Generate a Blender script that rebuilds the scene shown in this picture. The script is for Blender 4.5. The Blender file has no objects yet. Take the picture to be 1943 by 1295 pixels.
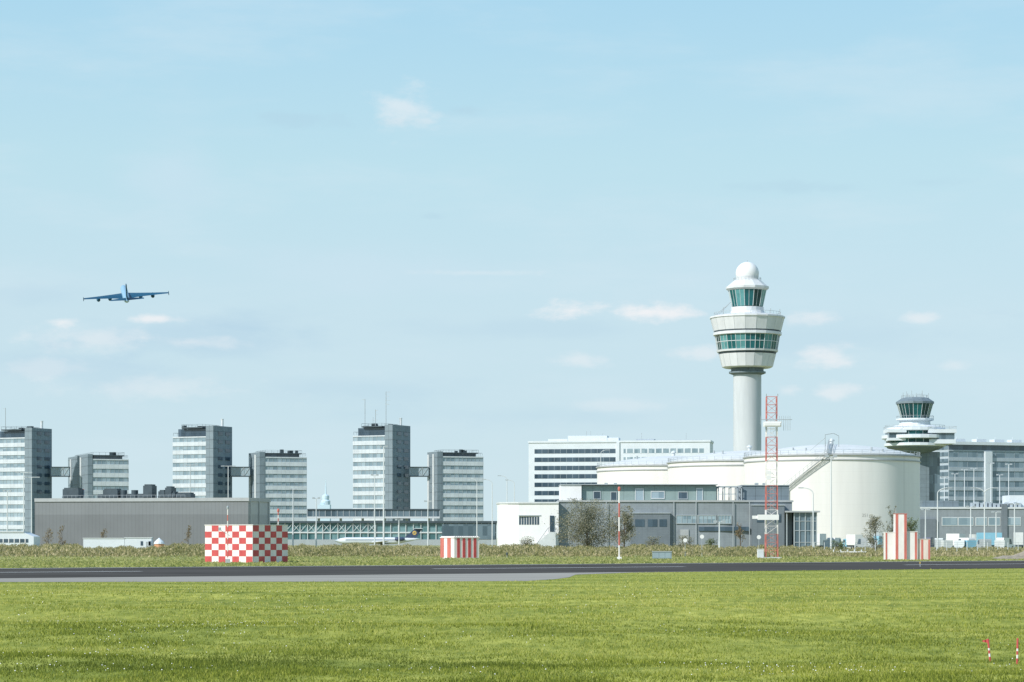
import bpy, math, random
import numpy as np
from mathutils import Vector, Matrix
random.seed(7); np.random.seed(7)
C = bpy.context.scene.collection
R = math.radians
F = 4588.0; CX = 971.5; HY = 1020.0; EYE = 3.0
def PX(px, D): return (px-CX)/F*D
def PZ(py, D): return EYE+(HY-py)/F*D
def GD(py): return EYE*F/(py-HY)

# ------------------------------------------------------------------ materials
def newmat(name):
    m = bpy.data.materials.new(name); m.use_nodes = True
    nt = m.node_tree; b = nt.nodes['Principled BSDF']
    return m, nt, b
def pm(name, col, rough=.7, metal=0, var=.12, scale=.6, stretch=(1,1,1), spec=.3, panel=None):
    m, nt, b = newmat(name); N = nt.nodes; L = nt.links
    b.inputs['Roughness'].default_value = rough; b.inputs['Metallic'].default_value = metal
    b.inputs['Specular IOR Level'].default_value = spec
    tc = N.new('ShaderNodeTexCoord'); mp = N.new('ShaderNodeMapping'); mp.inputs['Scale'].default_value = stretch
    L.new(tc.outputs['Object'], mp.inputs['Vector'])
    nz = N.new('ShaderNodeTexNoise'); nz.inputs['Scale'].default_value = scale; nz.inputs['Detail'].default_value = 6
    nz.inputs['Roughness'].default_value = .65
    L.new(mp.outputs[0], nz.inputs['Vector'])
    rp = N.new('ShaderNodeMapRange'); rp.inputs[1].default_value = .3; rp.inputs[2].default_value = .7
    rp.inputs[3].default_value = 1-var; rp.inputs[4].default_value = 1+var*.5
    L.new(nz.outputs['Fac'], rp.inputs[0])
    fac = rp.outputs[0]
    if panel:
        sp = N.new('ShaderNodeSeparateXYZ'); L.new(tc.outputs['Object'], sp.inputs[0])
        ad = N.new('ShaderNodeMath'); L.new(sp.outputs[0], ad.inputs[0]); L.new(sp.outputs[1], ad.inputs[1])
        for src, size in ((ad.outputs[0], panel[0]), (sp.outputs[2], panel[1])):
            d = N.new('ShaderNodeMath'); d.operation = 'DIVIDE'; L.new(src, d.inputs[0]); d.inputs[1].default_value = size
            fr = N.new('ShaderNodeMath'); fr.operation = 'FRACT'; L.new(d.outputs[0], fr.inputs[0])
            lt = N.new('ShaderNodeMath'); lt.operation = 'LESS_THAN'; L.new(fr.outputs[0], lt.inputs[0]); lt.inputs[1].default_value = panel[2]
            mu = N.new('ShaderNodeMath'); mu.operation = 'MULTIPLY'; L.new(lt.outputs[0], mu.inputs[0]); mu.inputs[1].default_value = -panel[3]
            a1 = N.new('ShaderNodeMath'); a1.inputs[1].default_value = 1; L.new(mu.outputs[0], a1.inputs[0])
            m2 = N.new('ShaderNodeMath'); m2.operation = 'MULTIPLY'; L.new(a1.outputs[0], m2.inputs[0]); L.new(fac, m2.inputs[1])
            fac = m2.outputs[0]
    vm = N.new('ShaderNodeVectorMath'); vm.operation = 'SCALE'; vm.inputs[0].default_value = col[:3]
    L.new(fac, vm.inputs['Scale']); L.new(vm.outputs[0], b.inputs['Base Color'])
    return m
def gm(name, col, col2, cell=(1.6,1.6,1.6), rough=.12, spec=.8):
    m, nt, b = newmat(name); N = nt.nodes; L = nt.links
    b.inputs['Roughness'].default_value = rough; b.inputs['Specular IOR Level'].default_value = spec
    tc = N.new('ShaderNodeTexCoord'); sn = N.new('ShaderNodeVectorMath'); sn.operation = 'SNAP'
    sn.inputs[1].default_value = cell; L.new(tc.outputs['Object'], sn.inputs[0])
    wn = N.new('ShaderNodeTexWhiteNoise'); L.new(sn.outputs[0], wn.inputs[0])
    mx = N.new('ShaderNodeMix'); mx.data_type = 'RGBA'; L.new(wn.outputs['Value'], mx.inputs[0])
    mx.inputs[6].default_value = (*col, 1); mx.inputs[7].default_value = (*col2, 1)
    L.new(mx.outputs[2], b.inputs['Base Color'])
    return m
def foliage(name, cols, pscale=.2, patch=.5, transl=.25, near=None, st=(1,1,1)):
    m, nt, b = newmat(name); N = nt.nodes; L = nt.links
    ge = N.new('ShaderNodeNewGeometry'); tc = N.new('ShaderNodeTexCoord')
    mp = N.new('ShaderNodeMapping'); mp.inputs['Scale'].default_value = st; L.new(tc.outputs['Object'], mp.inputs[0])
    nz = N.new('ShaderNodeTexNoise'); nz.inputs['Scale'].default_value = pscale; nz.inputs['Detail'].default_value = 5
    L.new(mp.outputs[0], nz.inputs['Vector'])
    mr = N.new('ShaderNodeMapRange'); mr.inputs[1].default_value = .3; mr.inputs[2].default_value = .7
    mr.inputs[3].default_value = -patch; mr.inputs[4].default_value = patch; L.new(nz.outputs['Fac'], mr.inputs[0])
    ad = N.new('ShaderNodeMath'); L.new(ge.outputs['Random Per Island'], ad.inputs[0]); L.new(mr.outputs[0], ad.inputs[1])
    src = ad.outputs[0]
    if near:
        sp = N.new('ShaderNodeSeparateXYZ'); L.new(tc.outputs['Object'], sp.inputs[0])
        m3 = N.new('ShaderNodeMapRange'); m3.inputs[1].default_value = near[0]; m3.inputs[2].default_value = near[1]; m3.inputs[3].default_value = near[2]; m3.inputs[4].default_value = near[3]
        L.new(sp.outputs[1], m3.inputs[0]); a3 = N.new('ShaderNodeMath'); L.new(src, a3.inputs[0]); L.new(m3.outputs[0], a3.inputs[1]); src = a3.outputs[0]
    cr = N.new('ShaderNodeValToRGB'); L.new(src, cr.inputs[0])
    els = cr.color_ramp.elements
    while len(els) < len(cols): els.new(.5)
    for i, c in enumerate(cols):
        els[i].position = i/(len(cols)-1); els[i].color = (*c, 1)
    L.new(cr.outputs[0], b.inputs['Base Color']); b.inputs['Roughness'].default_value = .7; b.inputs['Specular IOR Level'].default_value = .2
    tr = N.new('ShaderNodeBsdfTranslucent'); L.new(cr.outputs[0], tr.inputs[0])
    ms = N.new('ShaderNodeMixShader'); ms.inputs[0].default_value = transl
    L.new(b.outputs[0], ms.inputs[1]); L.new(tr.outputs[0], ms.inputs[2])
    L.new(ms.outputs[0], N['Material Output'].inputs[0])
    return m

M = {}
M['white'] = pm('white paint', (.77,.77,.77), .5, var=.08, scale=.3, stretch=(1,1,.3))
M['towerwhite'] = pm('tower cladding', (.655,.67,.69), .5, var=.14, scale=.25, stretch=(1,1,.3))
M['concrete'] = pm('tower concrete', (.52,.55,.57), .8, var=.14, scale=.35, stretch=(1,1,.12))
M['tank'] = pm('tank paint', (.74,.725,.695), .55, var=.12, scale=.12, stretch=(1,1,.10), panel=(60,2.9,.02,.06))
M['tankroof'] = pm('tank roof paint', (.63,.65,.65), .6, var=.12, scale=.2)
M['galv'] = pm('galvanised steel', (.40,.44,.46), .5, .2, var=.1)
M['lightsteel'] = pm('pale steel', (.62,.65,.66), .5, .1, var=.1)
M['dark'] = pm('dark steel', (.065,.09,.105), .5, var=.25)  # lightened: distance haze is put into this colour
M['slate'] = pm('slate cladding', (.17,.215,.245), .55, var=.15, scale=.4, panel=(3,1.8,.06,.3))  # base colour raised to stand in for haze over far buildings
M['corecl'] = pm('core cladding', (.20,.255,.29), .6, var=.15, scale=.4, panel=(1.9,3.6,.08,.35))
M['bandwhite'] = pm('white spandrel panel', (.57,.62,.655), .5, var=.16, scale=.25, panel=(1.8,.86,.12,.12))
M['bandlight'] = pm('pale spandrel panel', (.60,.65,.68), .5, var=.14, scale=.25, panel=(1.8,.86,.12,.12))
M['hotelwhite'] = pm('hotel panel', (.64,.69,.73), .6, var=.08, scale=.2)
M['shed'] = pm('grey ribbed cladding', (.20,.215,.228), .55, var=.10, scale=.1, panel=(1.1,80,.12,.16))
M['shedlight'] = pm('light trim', (.38,.40,.41), .6, var=.1)
M['shedside'] = pm('shed side cladding', (.42,.44,.45), .6, var=.1, panel=(1.1,80,.12,.16))
M['brick'] = pm('grey brick', (.25,.285,.31), .8, var=.14, scale=.5, panel=(1.2,.6,.06,.15))
M['brickdark'] = pm('darker grey brick', (.165,.195,.22), .8, var=.14, scale=.5, panel=(1.2,.6,.06,.15))
M['greenpanel'] = pm('grey green panel', (.25,.33,.32), .6, var=.1, scale=.4, panel=(2.4,40,.04,.3))
M['termgrey'] = pm('terminal grey panel', (.40,.46,.51), .6, var=.12, scale=.3, panel=(2.4,3,.04,.2))
M['glass'] = gm('blue glass', (.05,.085,.11), (.15,.21,.25), (1.8,1.8,3.6))
M['glassband'] = gm('grey blue glass', (.10,.16,.20), (.24,.32,.37), (2.4,2.4,3.6))
M['glasspale'] = gm('pale blue glass', (.17,.245,.29), (.33,.42,.47), (1.8,1.8,3.6))
M['glassdark'] = gm('dark window glass', (.03,.055,.08), (.07,.11,.15), (2.4,2.4,4))  # slightly lifted, with haze of the far towers painted in
M['glassgreen'] = gm('green glass', (.05,.13,.145), (.17,.29,.31), (2.2,2.2,2.2))
M['cab1'] = gm('cab glass', (.008,.085,.095), (.012,.12,.13), spec=.5)
M['cab2'] = gm('cab glass lighter', (.07,.22,.23), (.12,.30,.31), spec=.5)
M['cab3'] = gm('cab glass darker', (.004,.035,.045), (.008,.06,.07), spec=.5)
M['red'] = pm('signal red paint', (.54,.09,.09), .55, var=.2, scale=1.2)
M['fadedred'] = pm('faded red paint', (.56,.17,.14), .6, var=.25, scale=1.5, stretch=(1,1,.3))
M['rwhite'] = pm('signal white paint', (.78,.74,.72), .5, var=.12, scale=1.2, stretch=(1,1,.4))
M['beige'] = pm('weathered beige paint', (.70,.61,.55), .6, var=.18, scale=1.5, stretch=(1,1,.3))
M['asphalt'] = pm('asphalt', (.088,.085,.081), 1, var=.3, scale=.05, stretch=(1,2.5,1), spec=0)
M['shoulder'] = pm('worn shoulder concrete', (.34,.325,.295), 1, var=.25, scale=.08, stretch=(.5,3,1), spec=0)
M['paint'] = pm('runway paint', (.78,.78,.76), .7, var=.15, scale=.8)
M['plwhite'] = pm('aircraft pale paint', (.25,.42,.56), .35, var=.04)
M['plblue'] = pm('aircraft blue paint', (.010,.075,.14), .4, var=.1)
M['navy'] = pm('navy paint', (.05,.075,.14), .4)
M['yellow'] = pm('yellow paint', (.60,.43,.14), .5)
M['orange'] = pm('orange paint', (.62,.33,.18), .5)
M['skyblue'] = pm('light blue paint', (.24,.48,.62), .5)
M['tyre'] = pm('rubber', (.02,.02,.02), .8)
M['stencil'] = pm('faded grey stencil', (.40,.39,.37), .6)
M['bark'] = pm('bark', (.14,.115,.09), .9, var=.3, scale=3)
M['soil'] = pm('bare soil', (.32,.28,.22), .95, var=.3, scale=1.2)
M['cab_grey'] = pm('cabinet grey', (.28,.36,.40), .6)
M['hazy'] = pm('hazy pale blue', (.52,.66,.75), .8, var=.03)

def ground_mat():
    m, nt, b = newmat('grass ground'); N = nt.nodes; L = nt.links
    tc = N.new('ShaderNodeTexCoord')
    def noise(sc, st=(1,1,1), det=6):
        mp = N.new('ShaderNodeMapping'); mp.inputs['Scale'].default_value = st; L.new(tc.outputs['Object'], mp.inputs[0])
        n = N.new('ShaderNodeTexNoise'); n.inputs['Scale'].default_value = sc; n.inputs['Detail'].default_value = det
        L.new(mp.outputs[0], n.inputs['Vector']); return n.outputs['Fac']
    def ramp(f, c1, c2, p1=.35, p2=.65):
        r = N.new('ShaderNodeValToRGB'); L.new(f, r.inputs[0]); r.color_ramp.elements[0].position = p1; r.color_ramp.elements[1].position = p2
        r.color_ramp.elements[0].color = (*c1,1); r.color_ramp.elements[1].color = (*c2,1); return r.outputs[0]
    a = ramp(noise(.16, (.4,1,1)), (.21,.245,.045), (.38,.39,.09))
    bb = ramp(noise(2.0, (1,.35,1)), (.65,.7,.55), (1.2,1.15,1.1))
    mu = N.new('ShaderNodeMix'); mu.data_type = 'RGBA'; mu.blend_type = 'MULTIPLY'; mu.inputs[0].default_value = 1
    L.new(a, mu.inputs[6]); L.new(bb, mu.inputs[7])
    sp = N.new('ShaderNodeSeparateXYZ'); L.new(tc.outputs['Object'], sp.inputs[0])
    mr = N.new('ShaderNodeMapRange'); mr.inputs[1].default_value = 250; mr.inputs[2].default_value = 400; L.new(sp.outputs[1], mr.inputs[0])
    dry = ramp(noise(.05, (1,.4,1)), (.28,.30,.12), (.38,.36,.18))
    m2 = N.new('ShaderNodeMix'); m2.data_type = 'RGBA'; L.new(mr.outputs[0], m2.inputs[0]); L.new(mu.outputs[2], m2.inputs[6]); L.new(dry, m2.inputs[7])
    L.new(m2.outputs[2], b.inputs['Base Color']); b.inputs['Roughness'].default_value = .9; b.inputs['Specular IOR Level'].default_value = .1
    return m
M['ground'] = ground_mat()
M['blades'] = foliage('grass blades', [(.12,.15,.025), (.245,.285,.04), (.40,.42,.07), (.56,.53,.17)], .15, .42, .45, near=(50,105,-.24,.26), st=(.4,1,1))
M['farblades'] = foliage('far grass blades', [(.26,.29,.09), (.36,.38,.13), (.48,.45,.21)], .11, .38, .4)
M['weeds'] = foliage('weeds', [(.15,.16,.065), (.26,.25,.11), (.38,.33,.17), (.50,.43,.27)], .06, .35, .3)
M['leaf1'] = foliage('olive brown leaves', [(.12,.13,.08), (.21,.21,.13), (.30,.285,.19), (.40,.37,.26)], .3, .3, .3)
M['leaf2'] = foliage('brown leaves', [(.17,.14,.08), (.28,.22,.13), (.38,.30,.19)], .3, .3, .3)
M['leaf3'] = foliage('green leaves', [(.10,.13,.06), (.17,.21,.09), (.25,.27,.14)], .3, .3, .3)

# ------------------------------------------------------------------ mesh helper
class MB:
    def __init__(s): s.v = []; s.f = []; s.m = []
    def add(s, vs, fs, mi=0):
        o = len(s.v); s.v += [tuple(v) for v in vs]; s.f += [tuple(i+o for i in f) for f in fs]
        s.m += [mi]*len(fs) if isinstance(mi, int) else list(mi); return s
    def box(s, x0, x1, y0, y1, z0, z1, mi=0):
        return s.add([(x0,y0,z0),(x1,y0,z0),(x1,y1,z0),(x0,y1,z0),(x0,y0,z1),(x1,y0,z1),(x1,y1,z1),(x0,y1,z1)],
              [(3,2,1,0),(4,5,6,7),(0,1,5,4),(1,2,6,5),(2,3,7,6),(3,0,4,7)], mi)
    def tube(s, p, q, r, r2=None, n=6, mi=0):
        p = Vector(p); q = Vector(q); d = q-p
        if d.length < 1e-6: return s
        r2 = r if r2 is None else r2
        d.normalize(); a = d.orthogonal().normalized(); b = d.cross(a)
        vs = []
        for c, rr in ((p, r), (q, r2)):
            for k in range(n):
                t = 2*math.pi*k/n; vs.append(c+a*math.cos(t)*rr+b*math.sin(t)*rr)
        fs = [(k, (k+1) % n, n+(k+1) % n, n+k) for k in range(n)]+[tuple(range(n-1,-1,-1)), tuple(range(n,2*n))]
        return s.add(vs, fs, mi)
    def path(s, pts, r, n=5, mi=0):
        for a, b in zip(pts, pts[1:]): s.tube(a, b, r, n=n, mi=mi)
        return s
    def lathe(s, prof, n=24, c=(0,0), mi=0, a0=0.0, cap=True, rnd=None):
        vs = []; fs = []; ms = []
        for r, z in prof:
            for k in range(n):
                t = a0+2*math.pi*k/n; vs.append((c[0]+r*math.cos(t), c[1]+r*math.sin(t), z))
        for j in range(len(prof)-1):
            for k in range(n):
                fs.append((j*n+k, j*n+(k+1) % n, (j+1)*n+(k+1) % n, (j+1)*n+k))
                ms.append(random.choice(rnd) if rnd else mi)
        if cap:
            fs += [tuple(range(n-1,-1,-1)), tuple(range((len(prof)-1)*n, len(prof)*n))]; ms += [mi, mi]
        return s.add(vs, fs, ms)
    def prism(s, poly, z0, z1, mi=0):
        n = len(poly)
        vs = [(x,y,z0) for x,y in poly]+[(x,y,z1) for x,y in poly]
        fs = [(k,(k+1) % n,n+(k+1) % n,n+k) for k in range(n)]+[tuple(range(n-1,-1,-1)), tuple(range(n,2*n))]
        return s.add(vs, fs, mi)
    def build(s, name, mats, parent=None, smooth=False, loc=(0,0,0)):
        me = bpy.data.meshes.new(name); me.from_pydata(s.v, [], s.f)
        if not isinstance(mats, (list, tuple)): mats = [mats]
        for m in mats: me.materials.append(M[m] if isinstance(m, str) else m)
        me.polygons.foreach_set('material_index', s.m)
        if smooth: me.polygons.foreach_set('use_smooth', [True]*len(s.f))
        me.update()
        o = bpy.data.objects.new(name, me); C.objects.link(o); o.location = loc
        if parent: o.parent = parent
        return o
def tag(o, label, cat, group=None):
    o['label'] = label; o['category'] = cat
    if group: o['group'] = group
    return o
def thing(name, label, cat, loc=(0,0,0), rz=0, group=None):
    o = bpy.data.objects.new(name, None); C.objects.link(o); o.location = loc; o.rotation_euler = (0,0,rz); o.empty_display_size = .5
    return tag(o, label, cat, group)
def big_tris(name, V, mat, nper=3, faces=None):
    me = bpy.data.meshes.new(name); n = len(V); nf = n//nper
    me.vertices.add(n); me.vertices.foreach_set('co', V.astype(np.float32).ravel())
    me.loops.add(n); me.loops.foreach_set('vertex_index', np.arange(n, dtype=np.int32))
    me.polygons.add(nf); me.polygons.foreach_set('loop_start', np.arange(0, n, nper, dtype=np.int32))
    me.polygons.foreach_set('loop_total', np.full(nf, nper, dtype=np.int32))
    me.materials.append(M[mat]); me.update(); me.validate()
    o = bpy.data.objects.new(name, me); C.objects.link(o); return o

# ------------------------------------------------------------------ ground, runway
def bumpz(x, y):
    x = np.asarray(x, float); y = np.asarray(y, float)
    b = (np.sin(x*.11+y*.10+1.3)*np.sin(y*.19-x*.04)*.15+np.sin(x*.33+.4*np.sin(y*.3))*np.sin(y*.47+1.1)*.05
         +np.sin(x*1.1+y*.6)*np.sin(y*.9-x*.3+2)*.02+.12)
    w = np.clip((146-y)/25, 0, 1)*np.clip((y-20)/5, 0, 1)*np.clip((58-np.abs(x))/8, 0, 1)
    return b*w
xs = [-9000,-3000,-1000,-300,-120]+list(np.arange(-60,60.1,.8))+[120,300,1000,3000,9000]
ys = [-3000,-200,-20,10]+list(np.arange(20,150.1,.8))+[180,250,400,800,2000,6000,14000]
gx, gy = np.meshgrid(xs, ys); gz = bumpz(gx, gy)
nx, ny = len(xs), len(ys)
g = MB(); g.v = [tuple(t) for t in np.stack([gx.ravel(), gy.ravel(), gz.ravel()], 1)]
g.f = [(j*nx+i, j*nx+i+1, (j+1)*nx+i+1, (j+1)*nx+i) for j in range(ny-1) for i in range(nx-1)]; g.m = [0]*len(g.f)
o = g.build('ground', 'ground', smooth=True); o['kind'] = 'structure'
dv = np.array([.834,.552]); nv = np.array([-.552,.834])
def rw(a, off): p = dv*a+nv*off; return (p[0], p[1])
def strip(mb, a0, a1, o0, o1, z): 
    pts = [rw(a0,o0), rw(a1,o0), rw(a1,o1), rw(a0,o1)]
    mb.add([(x,y,z) for x,y in pts], [(0,1,2,3)])
NEAR, FAR = 167.7, 222.0
m = MB(); strip(m, -900, 1500, NEAR, FAR, .02); o = m.build('runway', 'asphalt'); o['kind'] = 'structure'
def gp(px, py): D = GD(py); return (PX(px, D), D)
near = [(-700,1107.5),(0,1105),(400,1104.5),(800,1104),(1000,1103),(1050,1100),(1080,1096),(1092,1091),(1200,1087)]
pts = [gp(*p) for p in near]
m = MB(); poly = pts+[rw(140,NEAR), rw(60,NEAR), rw(-20,NEAR), rw(-260,NEAR)]
m.add([(x,y,.012) for x,y in poly], [tuple(range(len(poly)))])
o = m.build('runway_shoulder', 'shoulder'); o['kind'] = 'structure'
m = MB()
strip(m, -900, 12, NEAR+2.5, NEAR+3.7, .028)
strip(m, -900, 1500, FAR-3.2, FAR-2.2, .028)
for k in range(-8, 26):
    if k % 2 == 0: strip(m, k*30, k*30+30, (NEAR+FAR)/2-.45, (NEAR+FAR)/2+.45, .028)
o = m.build('runway_markings', 'paint'); o['kind'] = 'structure'

# ------------------------------------------------------------------ grass
def edge_y(px): return np.interp(px, [-100,1000,1050,1080,1092,1200,1500,1943,2100], [1105.5,1103.5,1100.5,1096.5,1091.5,1087,1083,1078.5,1077])
def vnoise(x, y):
    return (np.sin(x*.9+1.7*np.sin(y*.31))*np.sin(y*.55+.8*np.sin(x*.4))+.6*np.sin(x*2.3+y*.7+2*np.sin(y*.8))*np.sin(y*1.6-x*.5))
def blades(name, n, y0f, y1, hmin, hmax, wmin, wmax, mat, lab, cat):
    px = np.random.uniform(-80, 2025, n)
    e = y0f(px); t = np.random.rand(n)**.85; py = e+(y1-e)*t
    D = EYE*F/(py-HY); x = (px-CX)/F*D; y = D
    vn = vnoise(x, y)
    keep = np.random.rand(n) < (.7+.25*vn); x, y, D, vn = x[keep], y[keep], D[keep], vn[keep]
    n = len(x); z = bumpz(x, y)
    s = np.clip(D/75, .8, 1.9)
    h = np.random.uniform(hmin, hmax, n)*(1+.4*vn)*s**.4; w = np.random.uniform(wmin, wmax, n)*s
    a = np.random.uniform(0, 2*np.pi, n); la = np.random.uniform(0, 2*np.pi, n); lean = np.random.uniform(.2, .9, n)*h
    V = np.empty((n,3,3)); dx = np.cos(a)*w/2; dy = np.sin(a)*w/2
    V[:,0] = np.stack([x-dx, y-dy, z-.01], 1); V[:,1] = np.stack([x+dx, y+dy, z-.01], 1)
    V[:,2] = np.stack([x+np.cos(la)*lean, y+np.sin(la)*lean, z+h], 1)
    o = big_tris(name, V.reshape(-1,3), mat); o['kind'] = 'stuff'; return tag(o, lab, cat)
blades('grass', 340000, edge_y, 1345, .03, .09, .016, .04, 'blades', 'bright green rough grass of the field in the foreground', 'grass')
def far_blades():
    n = 30000; px = np.random.uniform(-60, 2005, n); lim = np.interp(px, [0,1943], [1080,1067])
    py = 1054+(lim-1054)*np.random.rand(n); D = EYE*F/(py-HY); x = PX(px, D)
    q = nv[0]*x+nv[1]*D > FAR+.5; x, D = x[q], D[q]; n = len(x)
    h = np.random.uniform(.06,.22,n); w = np.random.uniform(.08,.2,n); a = np.random.uniform(0,6.28,n)
    V = np.empty((n,3,3)); V[:,0] = np.stack([x-np.cos(a)*w, D-np.sin(a)*w, 0*h], 1); V[:,1] = np.stack([x+np.cos(a)*w, D+np.sin(a)*w, 0*h], 1)
    V[:,2] = np.stack([x+np.random.uniform(-.2,.2,n), D, h], 1)
    o = big_tris('far_grass', V.reshape(-1,3), 'farblades'); o['kind'] = 'stuff'; tag(o, 'strip of pale olive grass between the runway and the weeds', 'grass')
far_blades()
def daisies():
    V = []
    for _ in range(40):
        cx, cy = random.uniform(-60,2000), 1125+170*random.random()**.8
        for _ in range(random.randint(6,26)):
            px = cx+random.gauss(0,90); py = cy+random.gauss(0,8)
            if py < 1112 or py > 1298: continue
            D = GD(py); x = PX(px, D); z = float(bumpz(x, D))+.06+random.random()*.03; r = random.uniform(.006,.0135)*max(1, D/80)
            for k in range(6):
                t = 2*math.pi*k/6; V.append((x+r*math.cos(t), D+r*math.sin(t)*.6-.2*r, z+r*math.sin(t)*.8))
    o = big_tris('daisies', np.array(V), 'paint', 6); o['kind'] = 'stuff'; tag(o, 'tiny white daisies scattered in the foreground grass', 'flowers')
daisies()
def weeds():
    n = 100000; px = np.random.uniform(-60, 2010, n); py = np.random.uniform(1044, 1057.5, n)
    D = EYE*F/(py-HY); x = PX(px, D)
    hmax = 1.42+.22*np.sin(px*.021)+.16*np.sin(px*.057+1)+.14*np.sin(px*.13+2)+.1*np.sin(px*.31)
    hmax = hmax*np.interp(px, [0,500,1500,1560,2000], [1.05,1.05,1.0,.62,.6])
    base = np.random.rand(n)**.7*hmax; h = np.random.uniform(.15,.55,n); w = np.random.uniform(.04,.16,n); a = np.random.uniform(0,6.28,n)
    zb = np.maximum(base-h, 0)
    V = np.empty((n,3,3)); V[:,0] = np.stack([x-np.cos(a)*w, D-np.sin(a)*w, zb], 1); V[:,1] = np.stack([x+np.cos(a)*w, D+np.sin(a)*w, zb+.05], 1)
    V[:,2] = np.stack([x+np.random.uniform(-.25,.25,n), D+np.random.uniform(-.25,.25,n), zb+h], 1)
    o = big_tris('tall_weeds', V.reshape(-1,3), 'weeds'); o['kind'] = 'stuff'; tag(o, 'bank of tall brown and olive weeds along the far side of the airfield', 'weeds')
weeds()

# ------------------------------------------------------------------ trees
def tree(name, px, ytop, D, wpx, mat, label, nleaf=1600, leaf=.22, cat='tree', rnd=0, clump=.2):
    H = PZ(ytop, D); W = wpx/F*D/2
    t = thing(name, label, cat, (PX(px, D), D, 0), 0)
    tr = MB(); cl = []
    r0 = H*.016+.03
    p = Vector((0,0,0)); top = Vector((random.uniform(-.1,.1)*W, 0, H*.8))
    mid = p.lerp(top,.45)+Vector((random.uniform(-.08,.08)*W,0,0))
    tr.tube(p, mid, r0, r0*.7); tr.tube(mid, top, r0*.7, r0*.2)
    for k in range(24 if rnd else 14):
        s = random.uniform(.08,.95); b = p.lerp(mid, s/.45) if s < .45 else mid.lerp(top, (s-.45)/.55)
        an = random.uniform(0,2*math.pi); ln = W*random.uniform(.5,.95)*(1.05-(.5 if rnd else .65)*s)
        e = b+Vector((math.cos(an)*ln, math.sin(an)*ln*.8, H*random.uniform(.05,.2)))
        tr.tube(b, e, r0*.35, r0*.08, n=4)
        cl.append((e, random.uniform(.16,.34)*W)); cl.append((b.lerp(e,.6), random.uniform(.14,.26)*W))
        for _ in range(2):
            e2 = e+Vector((random.uniform(-.3,.3)*W, random.uniform(-.3,.3)*W, random.uniform(0,.1)*H)); tr.tube(b.lerp(e,.6), e2, r0*.15, r0*.04, n=3)
            cl.append((e2, random.uniform(.1,.24)*W))
    cl.append((top, .22*W))
    for _ in range(rnd):
        a = random.uniform(0,2*math.pi); q = random.random()**.5; zz = random.uniform(-1,1); rr = math.sqrt(1-zz*zz)*q
        e = Vector((math.cos(a)*rr*W*.92, math.sin(a)*rr*W*.7, H*(.50+.40*zz*(.75+.25*random.random()))))
        cl.append((e, clump*W*random.uniform(.5,1.2)))
        if random.random() < .3: tr.tube(mid.lerp(p, random.random()*.8), e, r0*.2, r0*.05, n=3)
    tr.build('trunk', 'bark', t)
    V = []
    for _ in range(nleaf):
        c, r = random.choice(cl); p = c+Vector((random.gauss(0,.5)*r, random.gauss(0,.5)*r, random.gauss(0,.55)*r*1.1))
        if p.z > H: p.z = H-random.random()*.3
        if p.z < .1: continue
        a = Vector((random.gauss(0,1), random.gauss(0,1), random.gauss(0,1))).normalized(); b = a.orthogonal().normalized()
        l = leaf*random.uniform(.5,1.2)
        V += [p+a*l, p+b*l*.5, p-a*l, p-b*l*.5]
    cr = big_tris('crown', np.array([tuple(v) for v in V]), mat, 4); cr.parent = t
    return t
tree('broad_tree', 1114, 946, 500, 132, 'leaf1', 'broad rounded olive brown tree in front of the grey brick building', 13500, .155, rnd=95, clump=.24)
tree('slender_tree', 1184, 960, 495, 52, 'leaf1', 'narrow olive brown tree behind the red and white pole', 3800, .155, rnd=26, clump=.32)
tree('small_tree', 1405, 982, 505, 24, 'leaf2', 'small brown tree in front of the brick wall near the lattice mast', 700, .14)
tree('shrub', 1662, 977, 480, 44, 'leaf1', 'olive shrub at the foot of the largest tank, left of the striped marker', 2800, .14, 'shrub', rnd=24, clump=.32)
tree('slender_tree', 1692, 960, 470, 28, 'leaf1', 'thin tree rising behind the left side of the red and white column marker', 900, .14)
tree('shrub', 1728, 982, 480, 40, 'leaf3', 'green shrub showing behind the right side of the column marker', 2200, .14, 'shrub', rnd=20, clump=.32)
for px, yt, w, lab in ((92,1000,22,'leftmost thin brown shrub in front of the grey shed'), (118,998,20,'second thin brown shrub from the left before the grey shed'),
    (196,1002,22,'spindly brown shrub before the shed above the white cabins'), (357,996,26,'spindly brown shrub before the shed just left of the checkered box'),
    (450,999,20,'spindly brown shrub before the shed behind the checkered box')):
    tree('bare_shrub', px, yt, 640, w, 'leaf2', lab, 380, .16, 'shrub')
for px, yt, w, lab in ((1240,1018,40,'low brown bush before the brick building, above the grey cabinet'), (1300,1016,44,'low brown bush before the brick building windows'),
    (1350,1022,28,'low green bush left of the short lamp post'), (1000,1018,34,'low brown bush before the white wing of the brick building'), (1590,1026,36,'low green bush behind the low white light bar')):
    tree('bush', px, yt, 430, w, 'leaf3' if 'green' in lab else 'leaf1', lab, 800, .13, 'bush', rnd=8, clump=.3)

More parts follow.
